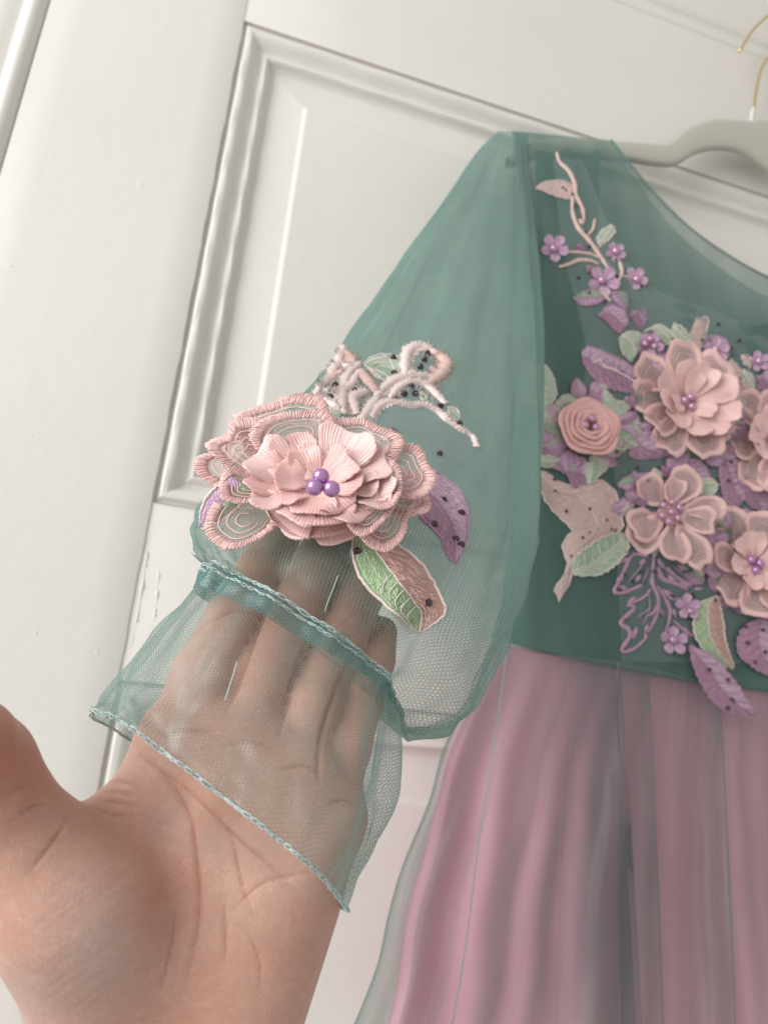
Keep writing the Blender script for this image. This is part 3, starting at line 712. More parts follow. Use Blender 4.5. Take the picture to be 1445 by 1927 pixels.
fpet((716, 790), 190, 60, .18, .05, .05, 'heart', -.003, 5, notch=.08, border=.24)
fpet((812, 868), 175, 70, .08, .02, .05, 'heart', -.003, 6, notch=.05, border=.25)
fpet((812, 925), 140, 90, .02, .0, .03, 'heart', -.006, 7, notch=.05, border=.28)
fpet((775, 988), 185, 60, .03, -.02, .05, 'heart', -.005, 8, notch=.06, border=.25)
fpet((738, 962), 170, 50, .12, -.02, .06, 'heart', -.001, 9, notch=.04, border=.24)
fpet((760, 910), 150, 50, .14, .02, .08, 'heart', .001, 10, notch=.05, border=.26)
fpet((393, 1000), 165, 60, .02, -.03, .08, 'heart', -.004, 11, notch=-.04, border=.24)
fpet((418, 905), 110, 60, .12, .02, .08, 'heart', -.002, 12, notch=.04, border=.3)
fpet((640, 1005), 120, 30, -.10, -.10, .05, 'satin', -.004, 13, notch=.05)
fpet((545, 975), 150, 30, .05, -.08, .06, 'satin', -.003, 14, notch=.06)
# solid satin petals round the bowl
for (tip, wd, r0, lf, cu, cp_, sd, mt) in [
        ((478, 845), 125, 30, .30, -.04, .14, 21, 'petal'), ((468, 926), 115, 26, .16, -.04, .16, 22, 'petal'), ((470, 885), 120, 30, .26, -.06, .16, 33, 'petal_deep'),
        ((540, 812), 120, 30, .34, -.02, .10, 23, 'petal_deep'), ((675, 778), 150, 40, .62, -.05, .16, 24, 'petal'), ((600, 826), 140, 24, .30, .0, .1, 25, 'petal_deep'),
        ((735, 858), 110, 40, .32, -.06, .16, 26, 'petal'), ((748, 925), 105, 46, .18, .0, .16, 27, 'petal'), ((700, 965), 120, 36, .14, -.05, .2, 28, 'petal'),
        ((620, 985), 130, 24, .14, -.06, .16, 29, 'petal_deep'), ((530, 970), 140, 24, .16, -.06, .16, 30, 'petal'), ((700, 905), 80, 46, .36, -.05, .2, 34, 'petal')]:
    fpet(tip, wd, r0, lf, cu, cp_, 'satin', .001, sd, notch=.08, mats=(mt, 'organza', 'silver'), ruf=.07)
for (tip, wd, lf, sd) in [((535, 885), 85, .55, 41), ((578, 856), 80, .55, 42), ((650, 862), 105, .62, 43), ((690, 905), 80, .45, 44), ((655, 958), 90, .22, 45), ((590, 968), 105, .2, 46), ((532, 930), 80, .3, 47)]:
    fpet(tip, wd, 8, lf, -.05, .14, 'satin', .002, sd, notch=.08, mats=('petal_deep', 'organza', 'silver'), ruf=.08)
for (x, y, dz) in ((604, 897, -.0165), (592, 917, -.0185), (624, 920, -.0185)):
    pearl(P(x, y, zF + dz), 16.5 * (zF + dz) / FPX, fl)
# leaves under the flower and on the sleeve
def sc(pts, s, o): return [(x * s + o[0], y * s + o[1]) for x, y in pts]
c1 = lambda pts: sc(pts, .4152, (340, 600)); c2 = lambda pts: sc(pts, .2215, (580, 740)); c7 = lambda pts: sc(pts, .2491, (560, 630))
lf = leaf(c2([(800, 790), (825, 890), (870, 925), (950, 1040), (1050, 1150), (1130, 1240), (1160, 1340), (1200, 1410), (1250, 1440)]),
          c2([(860, 700), (1000, 668), (1100, 680), (1200, 750), (1280, 830), (1340, 950), (1360, 1080), (1350, 1220), (1300, 1360), (1250, 1440)]), 'leaf_purple', hitS, parent=dress, edge='cord_mauve', vein=1, n=34, m=12, hatch=420)
lf['label'] = "mauve embroidered leaf right of the sleeve flower"
sequins(c2([(1152, 905), (1300, 1020), (1070, 1112), (1252, 1240), (1300, 1285)]), hitS, lf, 7.5)
lf = leaf(c1([(790, 930), (780, 1060), (820, 1180), (900, 1270), (980, 1340), (1075, 1420)]),
          c1([(850, 930), (950, 1000), (1060, 1080), (1130, 1170), (1190, 1290), (1185, 1350), (1090, 1420)]), 'leaf_two', hitS, parent=dress, vein=1, n=34, m=12, hatch=420, hatch_mats=('stitch_mint', 'stitch_pink'))
lf['label'] = "half green, half pink embroidered leaf below the sleeve flower"
sequins(c1([(800, 1053), (1120, 1287)]), hitS, lf, 8.5)
for k in range(5):
    a = (960 + k * 26, 1150 + k * 38); cord(c1([a, (a[0] - 40, a[1] + 50), (a[0] - 45 + 8 * k, a[1] + 95)]), 3, 'cord', hitS, lf, .0024, "vein")
lf = leaf([(432, 895), (402, 922), (382, 952), (375, 990)], [(480, 925), (455, 950), (420, 978), (380, 996)], 'leaf_lilac', lambda x, y, l=0: P(x, y, .2265 - l), parent=dress)
leaf([(505, 965), (520, 985), (545, 992)], [(530, 950), (560, 960), (575, 985)], 'leaf_green', hitS, parent=dress)
leaf(c7([(110, 570), (180, 610), (230, 635), (320, 632)]), c7([(110, 570), (180, 548), (260, 560), (330, 590)]), 'leaf_green', hitS, lift=.003, parent=dress)
leaf(c2([(610, 385), (640, 395), (700, 385)]), c2([(620, 370), (670, 345), (715, 355)]), 'leaf_green', hitS, parent=dress, lift=.003)
leaf(c2([(670, 330), (720, 350), (755, 330)]), c2([(690, 290), (730, 300), (755, 325)]), 'leaf_purple', hitS, parent=dress, lift=.003, edge='cord_mauve')
# pale corded sprig above the flower
lf = leaf(c7([(500, 220), (545, 270), (600, 320), (650, 345), (700, 330), (760, 300)]), c7([(500, 220), (560, 168), (660, 148), (760, 170), (805, 230), (765, 300)]), 'leaf_green', hitS, parent=dress)
lf['label'] = "mint green embroidered leaf in the pale sprig on the sleeve"
for a, b in (((530, 210), (690, 165)), ((560, 225), (690, 215)), ((520, 240), (650, 345)), ((540, 250), (700, 320)), ((690, 165), (740, 290)), ((560, 190), (680, 190))):
    cord(c7([a, ((a[0] + b[0]) / 2, (a[1] + b[1]) / 2 - 8), b]), 2.6, 'cord', hitS, lf, .0022, "vein", n=10)
sequins(c7([(720, 175), (728, 292)]), hitS, lf, 7.5)
fz = Bag()
def fuzz(pts, wpx, mt):
    c = cr(pts, 40)
    for q in range(int(len(pts) * 9)):
        i = rng.integers(1, 39); t = c[min(39, i + 1)] - c[i - 1]; t /= np.linalg.norm(t) + 1e-9; nrm_ = np.array([-t[1], t[0]]) * rng.choice([-1, 1])
        a = c[i] + nrm_ * wpx * .3; l_ = wpx * rng.uniform(.25, .75); b = a + nrm_ * l_ + t * l_ * rng.normal() * .6; m = (a + b) / 2 + t * rng.normal() * 1.5
        V, F, UV = tube([hitS(*a, .0018), hitS(*m, .0024), hitS(*b, .0012)], .00013, 4); fz.add(V, F, UV, 0 if mt == 'cord' else 1)
sprig = cord(c7([(480, 650), (560, 575), (640, 522), (730, 512), (850, 542), (950, 532), (1050, 580), (1130, 650), (1230, 720), (1320, 770), (1350, 845)]), 14, 'cord', hitS, dress, .0012, "cord_sprig", n=70)
sprig['label'] = "pale pink corded sprig across the sleeve above the flower"
for pts, wd, mt in [
        ([(590, 470), (660, 395), (760, 335), (900, 312), (1020, 330)], 13, 'cord'), ([(700, 480), (760, 405), (860, 362), (960, 380), (1050, 460), (1110, 520)], 12, 'cord'),
        ([(815, 320), (808, 220), (832, 130), (900, 92), (980, 102), (1040, 145)], 14, 'cord'), ([(1040, 140), (1095, 185), (1125, 230), (1075, 310), (1000, 365)], 17, 'cord_tan'),
        ([(345, 90), (315, 190), (240, 320), (175, 400), (130, 470)], 14, 'cord'), ([(350, 130), (420, 210), (450, 215)], 15, 'cord_tan'), ([(470, 215), (380, 300), (345, 400), (335, 510), (345, 600)], 13, 'cord'),
        ([(470, 270), (520, 350), (590, 430)], 16, 'cord_tan'), ([(470, 270), (430, 330), (400, 380), (330, 420), (230, 420), (150, 450)], 11, 'cord'),
        ([(330, 520), (270, 460), (200, 530)], 10, 'cord'), ([(440, 600), (410, 500), (440, 460), (520, 430)], 15, 'cord'), ([(250, 350), (300, 300), (380, 270)], 12, 'cord_tan'),
        ([(160, 470), (240, 520), (320, 560)], 11, 'cord'), ([(210, 520), (310, 500), (330, 480)], 9, 'cord'), ([(480, 640), (540, 560), (600, 480)], 15, 'cord'), ([(560, 620), (600, 560), (690, 500)], 12, 'cord'),
        ([(1000, 250), (1060, 290), (1100, 300)], 10, 'cord_tan'), ([(300, 200), (370, 240), (440, 260)], 9, 'cord')]:
    cord(c7(pts), wd * 1.3, mt, hitS, sprig, .0014, "cord")
    fuzz(c7(pts), wd * 1.3, mt)
leaf(c7([(1130, 570), (1170, 640), (1225, 650)]), c7([(1130, 545), (1200, 560), (1230, 620)]), 'leaf_green', hitS, parent=dress)
leaf(c7([(925, 440), (930, 480), (965, 500)]), c7([(930, 430), (965, 460), (970, 495)]), 'leaf_green', hitS, parent=dress)
sequins(c7([(325, 268), (285, 380), (245, 470), (430, 420), (980, 138), (958, 185), (927, 240), (860, 385), (807, 445), (887, 442), (735, 485), (1080, 535), (1222, 670), (1075, 895)]), hitS, sprig, 7.2, lift=.0026)
for L_, R_ in (([(330, 190), (250, 310), (190, 400), (150, 460)], [(400, 190), (380, 270), (330, 350), (260, 430)]), ([(350, 430), (340, 520), (350, 600)], [(440, 380), (420, 500), (430, 600)]),
               ([(200, 520), (250, 560), (310, 590)], [(290, 470), (320, 510), (335, 560)]), ([(1010, 110), (1050, 200), (1010, 330)], [(1050, 140), (1125, 220), (1060, 340)]), ([(830, 300), (800, 220), (830, 120), (880, 90)], [(880, 290), (870, 220), (890, 160), (960, 100)]),
               ([(500, 640), (590, 560), (690, 500), (800, 420)], [(560, 640), (640, 570), (740, 520), (760, 460)]), ([(600, 470), (680, 390), (780, 330)], [(650, 480), (730, 400), (860, 350)]), ([(860, 360), (960, 385), (1080, 510)], [(880, 350), (990, 350), (1110, 480)]), ([(290, 420), (250, 480), (170, 500)], [(330, 480), (290, 540), (200, 540)])):
    leaf(c7(L_), c7(R_), 'cord' if L_[0][0] != 1010 else 'cord_tan', hitS, lift=.0008, dome=.0006, n=18, m=6, parent=sprig, rim=False, rag=3)
o = fz.build("frayed_threads", [M['cord'], M['cord_tan']]); o['kind'] = 'stuff'; part(o, sprig)
# backing net round the sleeve applique
Lp = [(600, 700), (590, 760), (560, 960), (640, 1040), (770, 1195)]; Rp = [(810, 640), (895, 830), (850, 900), (880, 1080), (835, 1170)]
def netpatch(Lp, Rp, hitf, n=24, m=16, lift=.0006):
    L = cr(Lp, n); R = cr(Rp, n)
    part(grid("backing_net", [[hitf(*(L[i] * (1 - j / m) + R[i] * j / m), lift) for j in range(m + 1)] for i in range(n)], M['net']))
netpatch(Lp, Rp, hitS)

# ------------------------------------------------------------------ bodice applique
hB = hitB
k4 = lambda pts: sc(pts, .3772, (900, 220)); k2 = lambda pts: sc(pts, .3495, (940, 560)); k3 = lambda pts: sc(pts, .3495, (940, 900))
k5 = lambda pts: sc(pts, .2111, (1140, 580)); k6 = lambda pts: sc(pts, .2111, (1140, 840))
netpatch([(1040, 300), (1060, 480), (1100, 640), (1100, 760), (1150, 850), (1160, 1050), (1170, 1245)], [(1095, 300), (1200, 520), (1380, 600), (1500, 700), (1500, 850), (1500, 1050), (1500, 1250)], hB)
branch = cord(k4([(390, 178), (405, 225), (450, 270), (478, 330), (485, 390), (515, 450), (525, 510), (515, 535)]), 9, 'cord_tan', hB, dress, .001, "branch", n=40)
branch['label'] = "thin pink embroidered branch climbing toward the shoulder"
for pts, wd in [([(470, 400), (468, 470), (495, 550), (545, 610), (590, 670), (630, 730), (665, 785)], 9), ([(545, 590), (570, 560), (580, 510)], 6), ([(430, 675), (500, 675), (560, 685), (610, 705)], 6),
                ([(405, 748), (450, 735), (500, 715), (560, 718), (600, 735)], 8), ([(690, 830), (715, 780), (705, 730), (685, 690)], 7), ([(720, 795), (780, 800)], 5), ([(640, 740), (690, 830)], 7), ([(500, 500), (515, 535)], 7),
                ([(600, 860), (660, 920)], 7)]:
    cord(k4(pts), wd, 'cord_tan', hB, branch, .0013, "twig")
def small_leaf(f, L, R, mat, edge='cord_mauve', lift=.001, rim=True, seq=()):
    o = leaf(f(L), f(R), mat, hB, parent=dress, lift=lift, n=26, m=8, edge=edge, rim=rim, rag=1.3, vein=2)
    if seq: sequins(f(list(seq)), hB, o, 3.6)
    return o
small_leaf(k4, [(285, 355), (360, 385), (420, 405), (475, 410)], [(285, 355), (330, 325), (420, 320), (478, 350)], 'leaf_beige', 'cord', seq=[(420, 355), (432, 368), (467, 385), (490, 445), (503, 503), (533, 577), (552, 645)])
small_leaf(k4, [(605, 650), (590, 610), (615, 570), (660, 535)], [(605, 650), (650, 610), (680, 570), (660, 535)], 'leaf_green', 'cord')
small_leaf(k4, [(470, 905), (520, 940), (580, 935), (645, 915)], [(470, 905), (530, 870), (600, 865), (645, 915)], 'leaf_lilac', seq=[(552, 880), (627, 920)])
small_leaf(k4, [(670, 860), (665, 900), (700, 940), (735, 965)], [(670, 860), (720, 870), (745, 920), (735, 965)], 'leaf_lilac')
small_leaf(k4, [(595, 990), (640, 1020), (670, 1060), (710, 1080)], [(595, 990), (650, 940), (720, 960), (750, 1020)], 'leaf_purple')
small_leaf(k4, [(750, 990), (780, 1030), (800, 1060)], [(770, 970), (820, 960), (840, 1000), (830, 1040)], 'leaf_purple')
small_leaf(k4, [(490, 640), (495, 660), (520, 668)], [(500, 635), (525, 640), (540, 665)], 'leaf_purple')
small_leaf(k4, [(535, 750), (545, 775), (580, 770)], [(540, 738), (570, 735), (590, 760)], 'leaf_lilac')
small_leaf(k2, [(445, 350), (500, 430), (570, 480), (700, 510), (750, 470)], [(440, 290), (480, 260), (560, 290), (650, 330), (730, 380)], 'leaf_purple')
lace = cord(k2([(500, 350), (540, 335), (560, 370), (620, 390), (690, 430), (740, 465)]), 4, 'cord', hB, dress, .0032, "lace_vein")
for k in range(6):
    a = (545 + k * 30, 365 + k * 17); cord(k2([(a[0] + 12, a[1] - 45), a, (a[0] + 18, a[1] + 48)]), 3, 'cord_mauve', hB, lace, .0034, "rib", n=8)
# foliage round the rose
for f, L, R, mt, sq in [
        (k2, [(300, 560), (320, 600), (390, 600), (440, 560)], [(300, 560), (340, 530), (400, 530), (440, 560)], 'leaf_green', []),
        (k2, [(500, 490), (510, 530), (560, 550)], [(510, 475), (560, 470), (580, 520)], 'leaf_green', []), (k2, [(450, 560), (520, 590), (640, 600)], [(450, 530), (560, 520), (640, 560)], 'leaf_purple', []),
        (k2, [(220, 650), (260, 700), (320, 700)], [(230, 610), (290, 590), (340, 640)], 'leaf_green', []), (k2, [(220, 700), (230, 780), (310, 800), (380, 790)], [(220, 690), (280, 670), (340, 710), (380, 780)], 'leaf_lilac', [(325, 790), (355, 825)]),
        (k2, [(215, 800), (230, 850), (300, 870), (360, 850)], [(225, 790), (290, 780), (350, 800), (370, 840)], 'leaf_purple', []), (k2, [(205, 890), (250, 915), (320, 890)], [(215, 850), (270, 850), (330, 870)], 'leaf_green', []),
        (k2, [(275, 910), (370, 960), (400, 1020), (500, 970)], [(300, 870), (390, 850), (470, 880), (510, 960)], 'leaf_purple', [(430, 955), (408, 1020)]),
        (k2, [(480, 860), (500, 920), (530, 955)], [(500, 850), (570, 870), (575, 920), (535, 955)], 'leaf_green', []), (k2, [(570, 800), (600, 850), (670, 830)], [(590, 780), (650, 790), (680, 810)], 'leaf_green', []),
        (k2, [(640, 690), (650, 770), (720, 810)], [(660, 640), (730, 680), (745, 790)], 'leaf_purple', []), (k2, [(650, 760), (680, 810), (740, 805)], [(670, 740), (730, 760), (745, 795)], 'leaf_green', []),
        (k2, [(690, 700), (740, 800), (690, 840), (760, 870), (880, 860)], [(700, 540), (760, 680), (840, 760), (900, 800), (950, 850)], 'leaf_purple', [(742, 695)]),
        (k2, [(660, 560), (680, 600), (720, 600)], [(680, 530), (720, 530), (740, 570)], 'leaf_purple', []),
        (k2, [(100, 350), (80, 440), (100, 530), (190, 600)], [(150, 345), (250, 370), (305, 500), (270, 600)], 'leaf_green', [(135, 370), (112, 447), (130, 543), (228, 440)]),
        # top cluster
        (k5, [(110, 270), (150, 400), (230, 480)], [(140, 230), (250, 205), (330, 260), (290, 380)], 'leaf_green', []), (k5, [(200, 350), (300, 400), (400, 390)], [(220, 330), (350, 250), (520, 220), (500, 300)], 'leaf_purple', []),
        (k5, [(330, 210), (420, 200), (540, 330)], [(360, 190), (480, 150), (600, 230), (640, 330)], 'leaf_green', []), (k5, [(420, 420), (480, 470), (560, 480)], [(430, 400), (520, 390), (580, 430)], 'leaf_lilac', []),
        (k5, [(570, 210), (640, 290), (760, 390)], [(600, 130), (680, 170), (750, 260), (790, 380)], 'leaf_green', []), (k5, [(740, 230), (780, 330), (830, 380)], [(800, 90), (900, 80), (900, 190), (840, 360)], 'leaf_beige', [(648, 180), (725, 220)]),
        (k5, [(860, 270), (870, 370), (960, 490)], [(930, 230), (1050, 270), (1100, 380), (1050, 500)], 'leaf_purple', [(1110, 355)]), (k5, [(850, 450), (890, 520), (940, 500)], [(870, 440), (920, 450), (940, 490)], 'leaf_green', []),
        (k5, [(1080, 480), (1080, 620), (1160, 800), (1280, 820)], [(1110, 450), (1200, 560), (1270, 700), (1310, 800)], 'leaf_beige', [(1105, 565), (1190, 628), (1160, 770)]), (k5, [(1190, 560), (1230, 660), (1300, 760)], [(1230, 540), (1300, 600), (1330, 700)], 'leaf_green', []),
        (k5, [(1090, 900), (1080, 1050), (1120, 1160), (1200, 1180)], [(1130, 850), (1270, 850), (1310, 960), (1260, 1150)], 'leaf_purple', [(1150, 960), (1195, 1000)]),
        (k5, [(1350, 620), (1350, 720), (1440, 760)], [(1390, 590), (1480, 590), (1520, 700)], 'leaf_purple', []), (k5, [(1200, 420), (1220, 480), (1280, 540)], [(1210, 420), (1260, 420), (1300, 500)], 'leaf_beige', []),
        # middle
        (k6, [(165, 400), (190, 480), (340, 540)], [(200, 260), (330, 240), (420, 260), (400, 480)], 'leaf_purple', []), (k6, [(480, 200), (500, 260), (590, 280)], [(490, 170), (570, 190), (600, 260)], 'leaf_purple', []),
        (k6, [(610, 180), (700, 300), (780, 430), (840, 500)], [(720, 100), (850, 140), (930, 280), (930, 430)], 'leaf_purple', []), (k6, [(130, 560), (150, 610), (190, 620)], [(170, 500), (230, 490), (240, 560)], 'leaf_green', []),
        (k6, [(990, 130), (1020, 340), (1060, 480), (1160, 560)], [(1100, 20), (1200, 180), (1240, 280), (1280, 420)], 'leaf_purple', [(1085, 65), (1040, 175), (1157, 315), (995, 298)]),
        (k6, [(1180, 330), (1200, 430), (1320, 580)], [(1230, 290), (1350, 330), (1440, 430), (1440, 560)], 'leaf_purple', []), (k6, [(970, 590), (990, 680), (1070, 720)], [(990, 560), (1050, 620), (1090, 700)], 'leaf_green', []),
        (k6, [(900, 1000), (930, 1080), (1000, 1100)], [(930, 990), (1000, 1010), (1020, 1080)], 'leaf_green', []), (k6, [(900, 1160), (920, 1250), (980, 1310)], [(930, 1140), (980, 1150), (1000, 1280)], 'leaf_lilac', []),
        (k6, [(780, 1080), (800, 1150), (850, 1170)], [(800, 1060), (860, 1070), (870, 1150)], 'leaf_green', [(835, 1078)]), (k6, [(690, 1140), (760, 1220), (860, 1230)], [(700, 1130), (800, 1120), (880, 1180)], 'leaf_lilac', []),
        (k6, [(1000, 1420), (1120, 1440), (1200, 1500)], [(1020, 1390), (1180, 1370), (1280, 1420), (1270, 1490)], 'leaf_lilac', []),
        (k6, [(920, 560), (950, 620), (1000, 640)], [(930, 500), (990, 510), (1010, 600)], 'leaf_beige', [])]:
    small_leaf(f, L, R, mt, 'cord' if mt in ('leaf_beige', 'leaf_green') else 'cord_mauve', seq=sq, lift=.001 + .0012 * rng.random())
o = small_leaf(k3, [(205, -35), (215, 40), (250, 130), (330, 220), (395, 275), (380, 300), (345, 330), (340, 390), (360, 440), (345, 520), (295, 590), (318, 665)],
           [(230, -40), (380, 40), (500, 10), (560, 15), (620, 80), (650, 160), (655, 280), (560, 320), (470, 370), (400, 420), (385, 540), (318, 665)], 'leaf_beige', 'cord',
           seq=[(295, 5), (295, 70), (358, 178), (485, 165), (575, 225), (600, 275), (620, 280), (480, 290), (445, 320), (385, 420)])
o['label'] = "large beige pink leaf curling down beside the sleeve"
o = small_leaf(k3, [(385, 500), (400, 440), (470, 370), (560, 315), (655, 290)], [(390, 515), (440, 525), (540, 515), (630, 460), (690, 380), (680, 300)], 'leaf_green', 'cord', lift=.0022, seq=[(455, 438), (577, 438), (675, 400)])
o = small_leaf(k3, [(1140, 640), (1065, 680), (1040, 760), (1060, 870), (1130, 960), (1250, 1032)], [(1160, 630), (1185, 690), (1200, 760), (1215, 870), (1240, 960), (1262, 1020)], 'leaf_two', 'cord', lift=.0035, seq=[(1090, 693), (1180, 930), (1200, 940)])
o['label'] = "narrow green and pink leaf hanging over the waist seam"
o = small_leaf(k3, [(1020, 900), (1045, 1020), (1110, 1150), (1190, 1240), (1300, 1280), (1370, 1275)], [(1025, 895), (1150, 960), (1240, 1060), (1290, 1130), (1340, 1210), (1385, 1262)], 'leaf_purple', 'cord_mauve', lift=.0075, seq=())
sequins(k3([(1128, 1030), (1230, 1085), (1253, 1192), (1230, 1238)]), hB, o, 4.2, lift=.0098)
o['label'] = "mauve leaf hanging below the waist onto the pink skirt"
o = small_leaf(k3, [(1400, 755), (1320, 790), (1280, 870), (1290, 950), (1350, 1010), (1450, 1070)], [(1410, 755), (1480, 800), (1520, 900), (1540, 1000), (1500, 1060)], 'leaf_purple', 'cord_mauve', lift=.004, seq=())
sequins(k3([(1322, 795), (1415, 815), (1335, 885), (1430, 935), (1375, 993)]), hB, o, 4.2, lift=.0062)
# open mauve coral-like leaf
coral = cord(k3([(830, 400), (825, 480), (820, 560), (850, 640), (850, 710), (830, 770), (795, 830)]), 8, 'cord_mauve', hB, dress, .001, "lace_leaf", n=30)
coral['label'] = "open mauve lace leaf low on the bodice"
for pts, wd in [([(800, 420), (720, 410), (690, 450), (650, 540), (615, 605), (650, 620), (710, 600), (765, 575)], 8), ([(810, 600), (770, 645), (690, 680), (725, 700), (650, 775), (690, 810), (700, 850), (655, 930), (720, 920), (785, 860), (780, 840)], 8),
                ([(790, 440), (740, 500), (690, 560)], 3), ([(800, 480), (770, 560)], 3), ([(800, 620), (805, 700), (770, 790)], 3), ([(805, 700), (740, 750)], 3), ([(845, 580), (885, 640), (915, 710), (905, 790), (885, 850)], 7),
                ([(870, 600), (930, 650), (1000, 640)], 6), ([(935, 765), (1000, 830), (1060, 855)], 6), ([(850, 480), (880, 540), (950, 570), (1010, 600)], 9), ([(900, 480), (960, 540), (1040, 570), (1090, 540)], 8), ([(850, 520), (900, 560)], 10), ([(1000, 520), (1060, 560)], 9),
                ([(860, 660), (830, 720), (800, 740)], 7), ([(880, 470), (920, 520)], 3), ([(930, 470), (1000, 530)], 3)]:
    cord(k3(pts), wd, 'cord_mauve', hB, coral, .0012, "lace_cord")
for (x_, y_, a_, l_) in [(700, 430, 200, 70), (650, 520, 250, 70), (690, 600, 160, 70), (760, 520, 230, 60), (740, 640, 210, 70), (700, 740, 200, 60), (740, 800, 250, 80), (690, 870, 240, 70), (800, 780, 250, 70), (860, 700, 300, 60),
                         (900, 520, 320, 80), (960, 560, 340, 80), (1020, 540, 330, 70), (880, 600, 330, 60), (930, 700, 290, 60), (900, 780, 280, 60), (980, 800, 320, 60), (850, 430, 300, 70), (950, 470, 340, 80), (1040, 600, 10, 60), (780, 430, 240, 60)]:
    g_ = np.array([math.cos(math.radians(a_)), -math.sin(math.radians(a_))]); h_ = np.array([-g_[1], g_[0]]); b0 = np.array([x_, y_], float); wd = l_ * .2
    small_leaf(k3, [tuple(b0), tuple(b0 + g_ * l_ * .4 - h_ * wd), tuple(b0 + g_ * l_)], [tuple(b0 + h_ * 2), tuple(b0 + g_ * l_ * .4 + h_ * wd), tuple(b0 + g_ * l_)], 'leaf_mauve' if (x_ + y_) % 3 else 'leaf_purple', rim=False)
for (x_, y_) in [(1218, 905), (1240, 880), (1335, 700), (1320, 640), (1370, 905), (1345, 935), (1330, 1085), (1345, 1130), (1300, 890), (1375, 870), (1200, 880), (1170, 700), (1190, 770), (1160, 850), (1185, 1040), (1230, 1075), (1265, 640), (1390, 640), (1400, 900), (1420, 960)]: sequins([(x_, y_)], hB, coral, 3.8, lift=.0035)
sequins(k3([(672, 520), (720, 555), (765, 505), (935, 638), (1038, 628), (1005, 750)]), hB, coral, 4.2, lift=.002)

for k in range(84):
    cx, cy, Rr = [(1107, 806, 66), (1107, 806, 70), (1293, 757, 112), (1262, 965, 92), (1420, 1060, 105), (1448, 830, 100)][k % 6]
    a = rng.uniform(0, 6.28); d0 = Rr * rng.uniform(.62, .95); ln = rng.uniform(26, 46); wd = ln * rng.uniform(.25, .36)
    if cx == 1107 and -.9 < (a + math.pi) % 6.28 - math.pi < -2.2: continue
    e = np.array([math.cos(a), math.sin(a)]); a2 = a + rng.normal() * .6; g_ = np.array([math.cos(a2), math.sin(a2)]); h_ = np.array([-g_[1], g_[0]]); b0 = np.array([cx, cy]) + e * d0
    if b0[0] + g_[0] * ln < 1022 or b0[0] > 1450: continue
    Lq = [b0, b0 + g_ * ln * .35 - h_ * wd, b0 + g_ * ln * .7 - h_ * wd * .8, b0 + g_ * ln]; Rq = [b0 + h_ * 2, b0 + g_ * ln * .3 + h_ * wd, b0 + g_ * ln * .7 + h_ * wd * .7, b0 + g_ * ln]
    mt = rng.choice(['leaf_purple', 'leaf_mauve', 'leaf_lilac', 'leaf_green', 'leaf_purple', 'leaf_green' if cx < 1200 else 'leaf_mauve'])
    leaf(Lq, Rq, mt, hB, parent=dress, lift=.001 + .002 * rng.random(), dome=.0016, n=14, m=6, edge='cord_mauve' if mt != 'leaf_green' else 'cord', rim=True, rag=1.4, vein=1)

def bflower(c, Rpx, outer, inner, pearls, pr, mt='petal_peach', tilt=(0, 0), seed=0, lift=.008, label=None):
    """a layered flower on the bodice. outer/inner: (angle deg, length px, width px, lift)."""
    C0 = hB(c[0], c[1], lift); z = float((C0 - CAM) @ FWD); k = z / FPX
    x, y, n = frame_from(-.3 * ray(*c) / np.linalg.norm(ray(*c)) + np.array([0, -.8, .12]) + RIGHT * tilt[0] - DOWN * tilt[1])
    outer = [(a, l * 1.2, w_ * 1.15, q) for a, l, w_, q in outer]; inner = [(a, l * 1.12, w_ * 1.1, q * .8) for a, l, w_, q in inner]
    g = [[C0 + (x * math.cos(a) + y * math.sin(a)) * Rpx * .25 * k * q - n * .003 for a in np.linspace(0, 2 * math.pi, 18, endpoint=False)] for q in (.05, .6, 1)]
    f = part(grid("flower", np.array(g), M[mt], closeu=True))
    if label: f['label'] = label
    for i, (ang, ln, wd, li) in enumerate(outer):
        a = math.radians(ang); er = x * math.cos(a) + y * math.sin(a); et = np.cross(n, er)
        add_petal(f, C0 + er * Rpx * .12 * k - n * (.003 - .0004 * i), er, et, n, ln * k, wd * k, li, .03, .05, 'heart', seed=seed * 20 + i, notch=.08, border=.27, mats=(mt, 'organza_far', 'silver'), lines=2, ruf=.05, na=36)
    for i, (ang, ln, wd, li) in enumerate(inner):
        a = math.radians(ang); er = x * math.cos(a) + y * math.sin(a); et = np.cross(n, er)
        add_petal(f, C0 + er * Rpx * .05 * k, er, et, n, ln * k, wd * k, li, .08, .1, 'satin', seed=seed * 20 + 100 + i, notch=.06, mats=(mt, 'organza', 'silver'), ruf=.06, na=30)
    for (px, py) in pearls:
        q = C0 + n * .004; d = ray(px, py); t = ((q - CAM) @ n) / (d @ n); pearl(CAM + d * t, pr * k, f)
    return f
bflower((1293, 757), 95, [(140, 100, 72, .12), (178, 90, 76, .10), (215, 80, 70, .18), (240, 98, 72, .08), (285, 92, 76, .08), (318, 78, 66, .06), (50, 84, 84, .25), (95, 92, 72, .22)],
        [(20, 80, 62, .35), (60, 62, 56, .6), (100, 60, 52, .6), (150, 66, 58, .45), (190, 58, 54, .5), (230, 62, 56, .4), (275, 66, 60, .35), (310, 76, 58, .3), (345, 82, 60, .3), (80, 40, 40, .9), (200, 40, 40, .8), (320, 40, 40, .7)],
        [(1288, 753), (1299, 747), (1301, 765)], 7.5, seed=1, label="large peach pink flower with three pearls, upper one on the bodice")
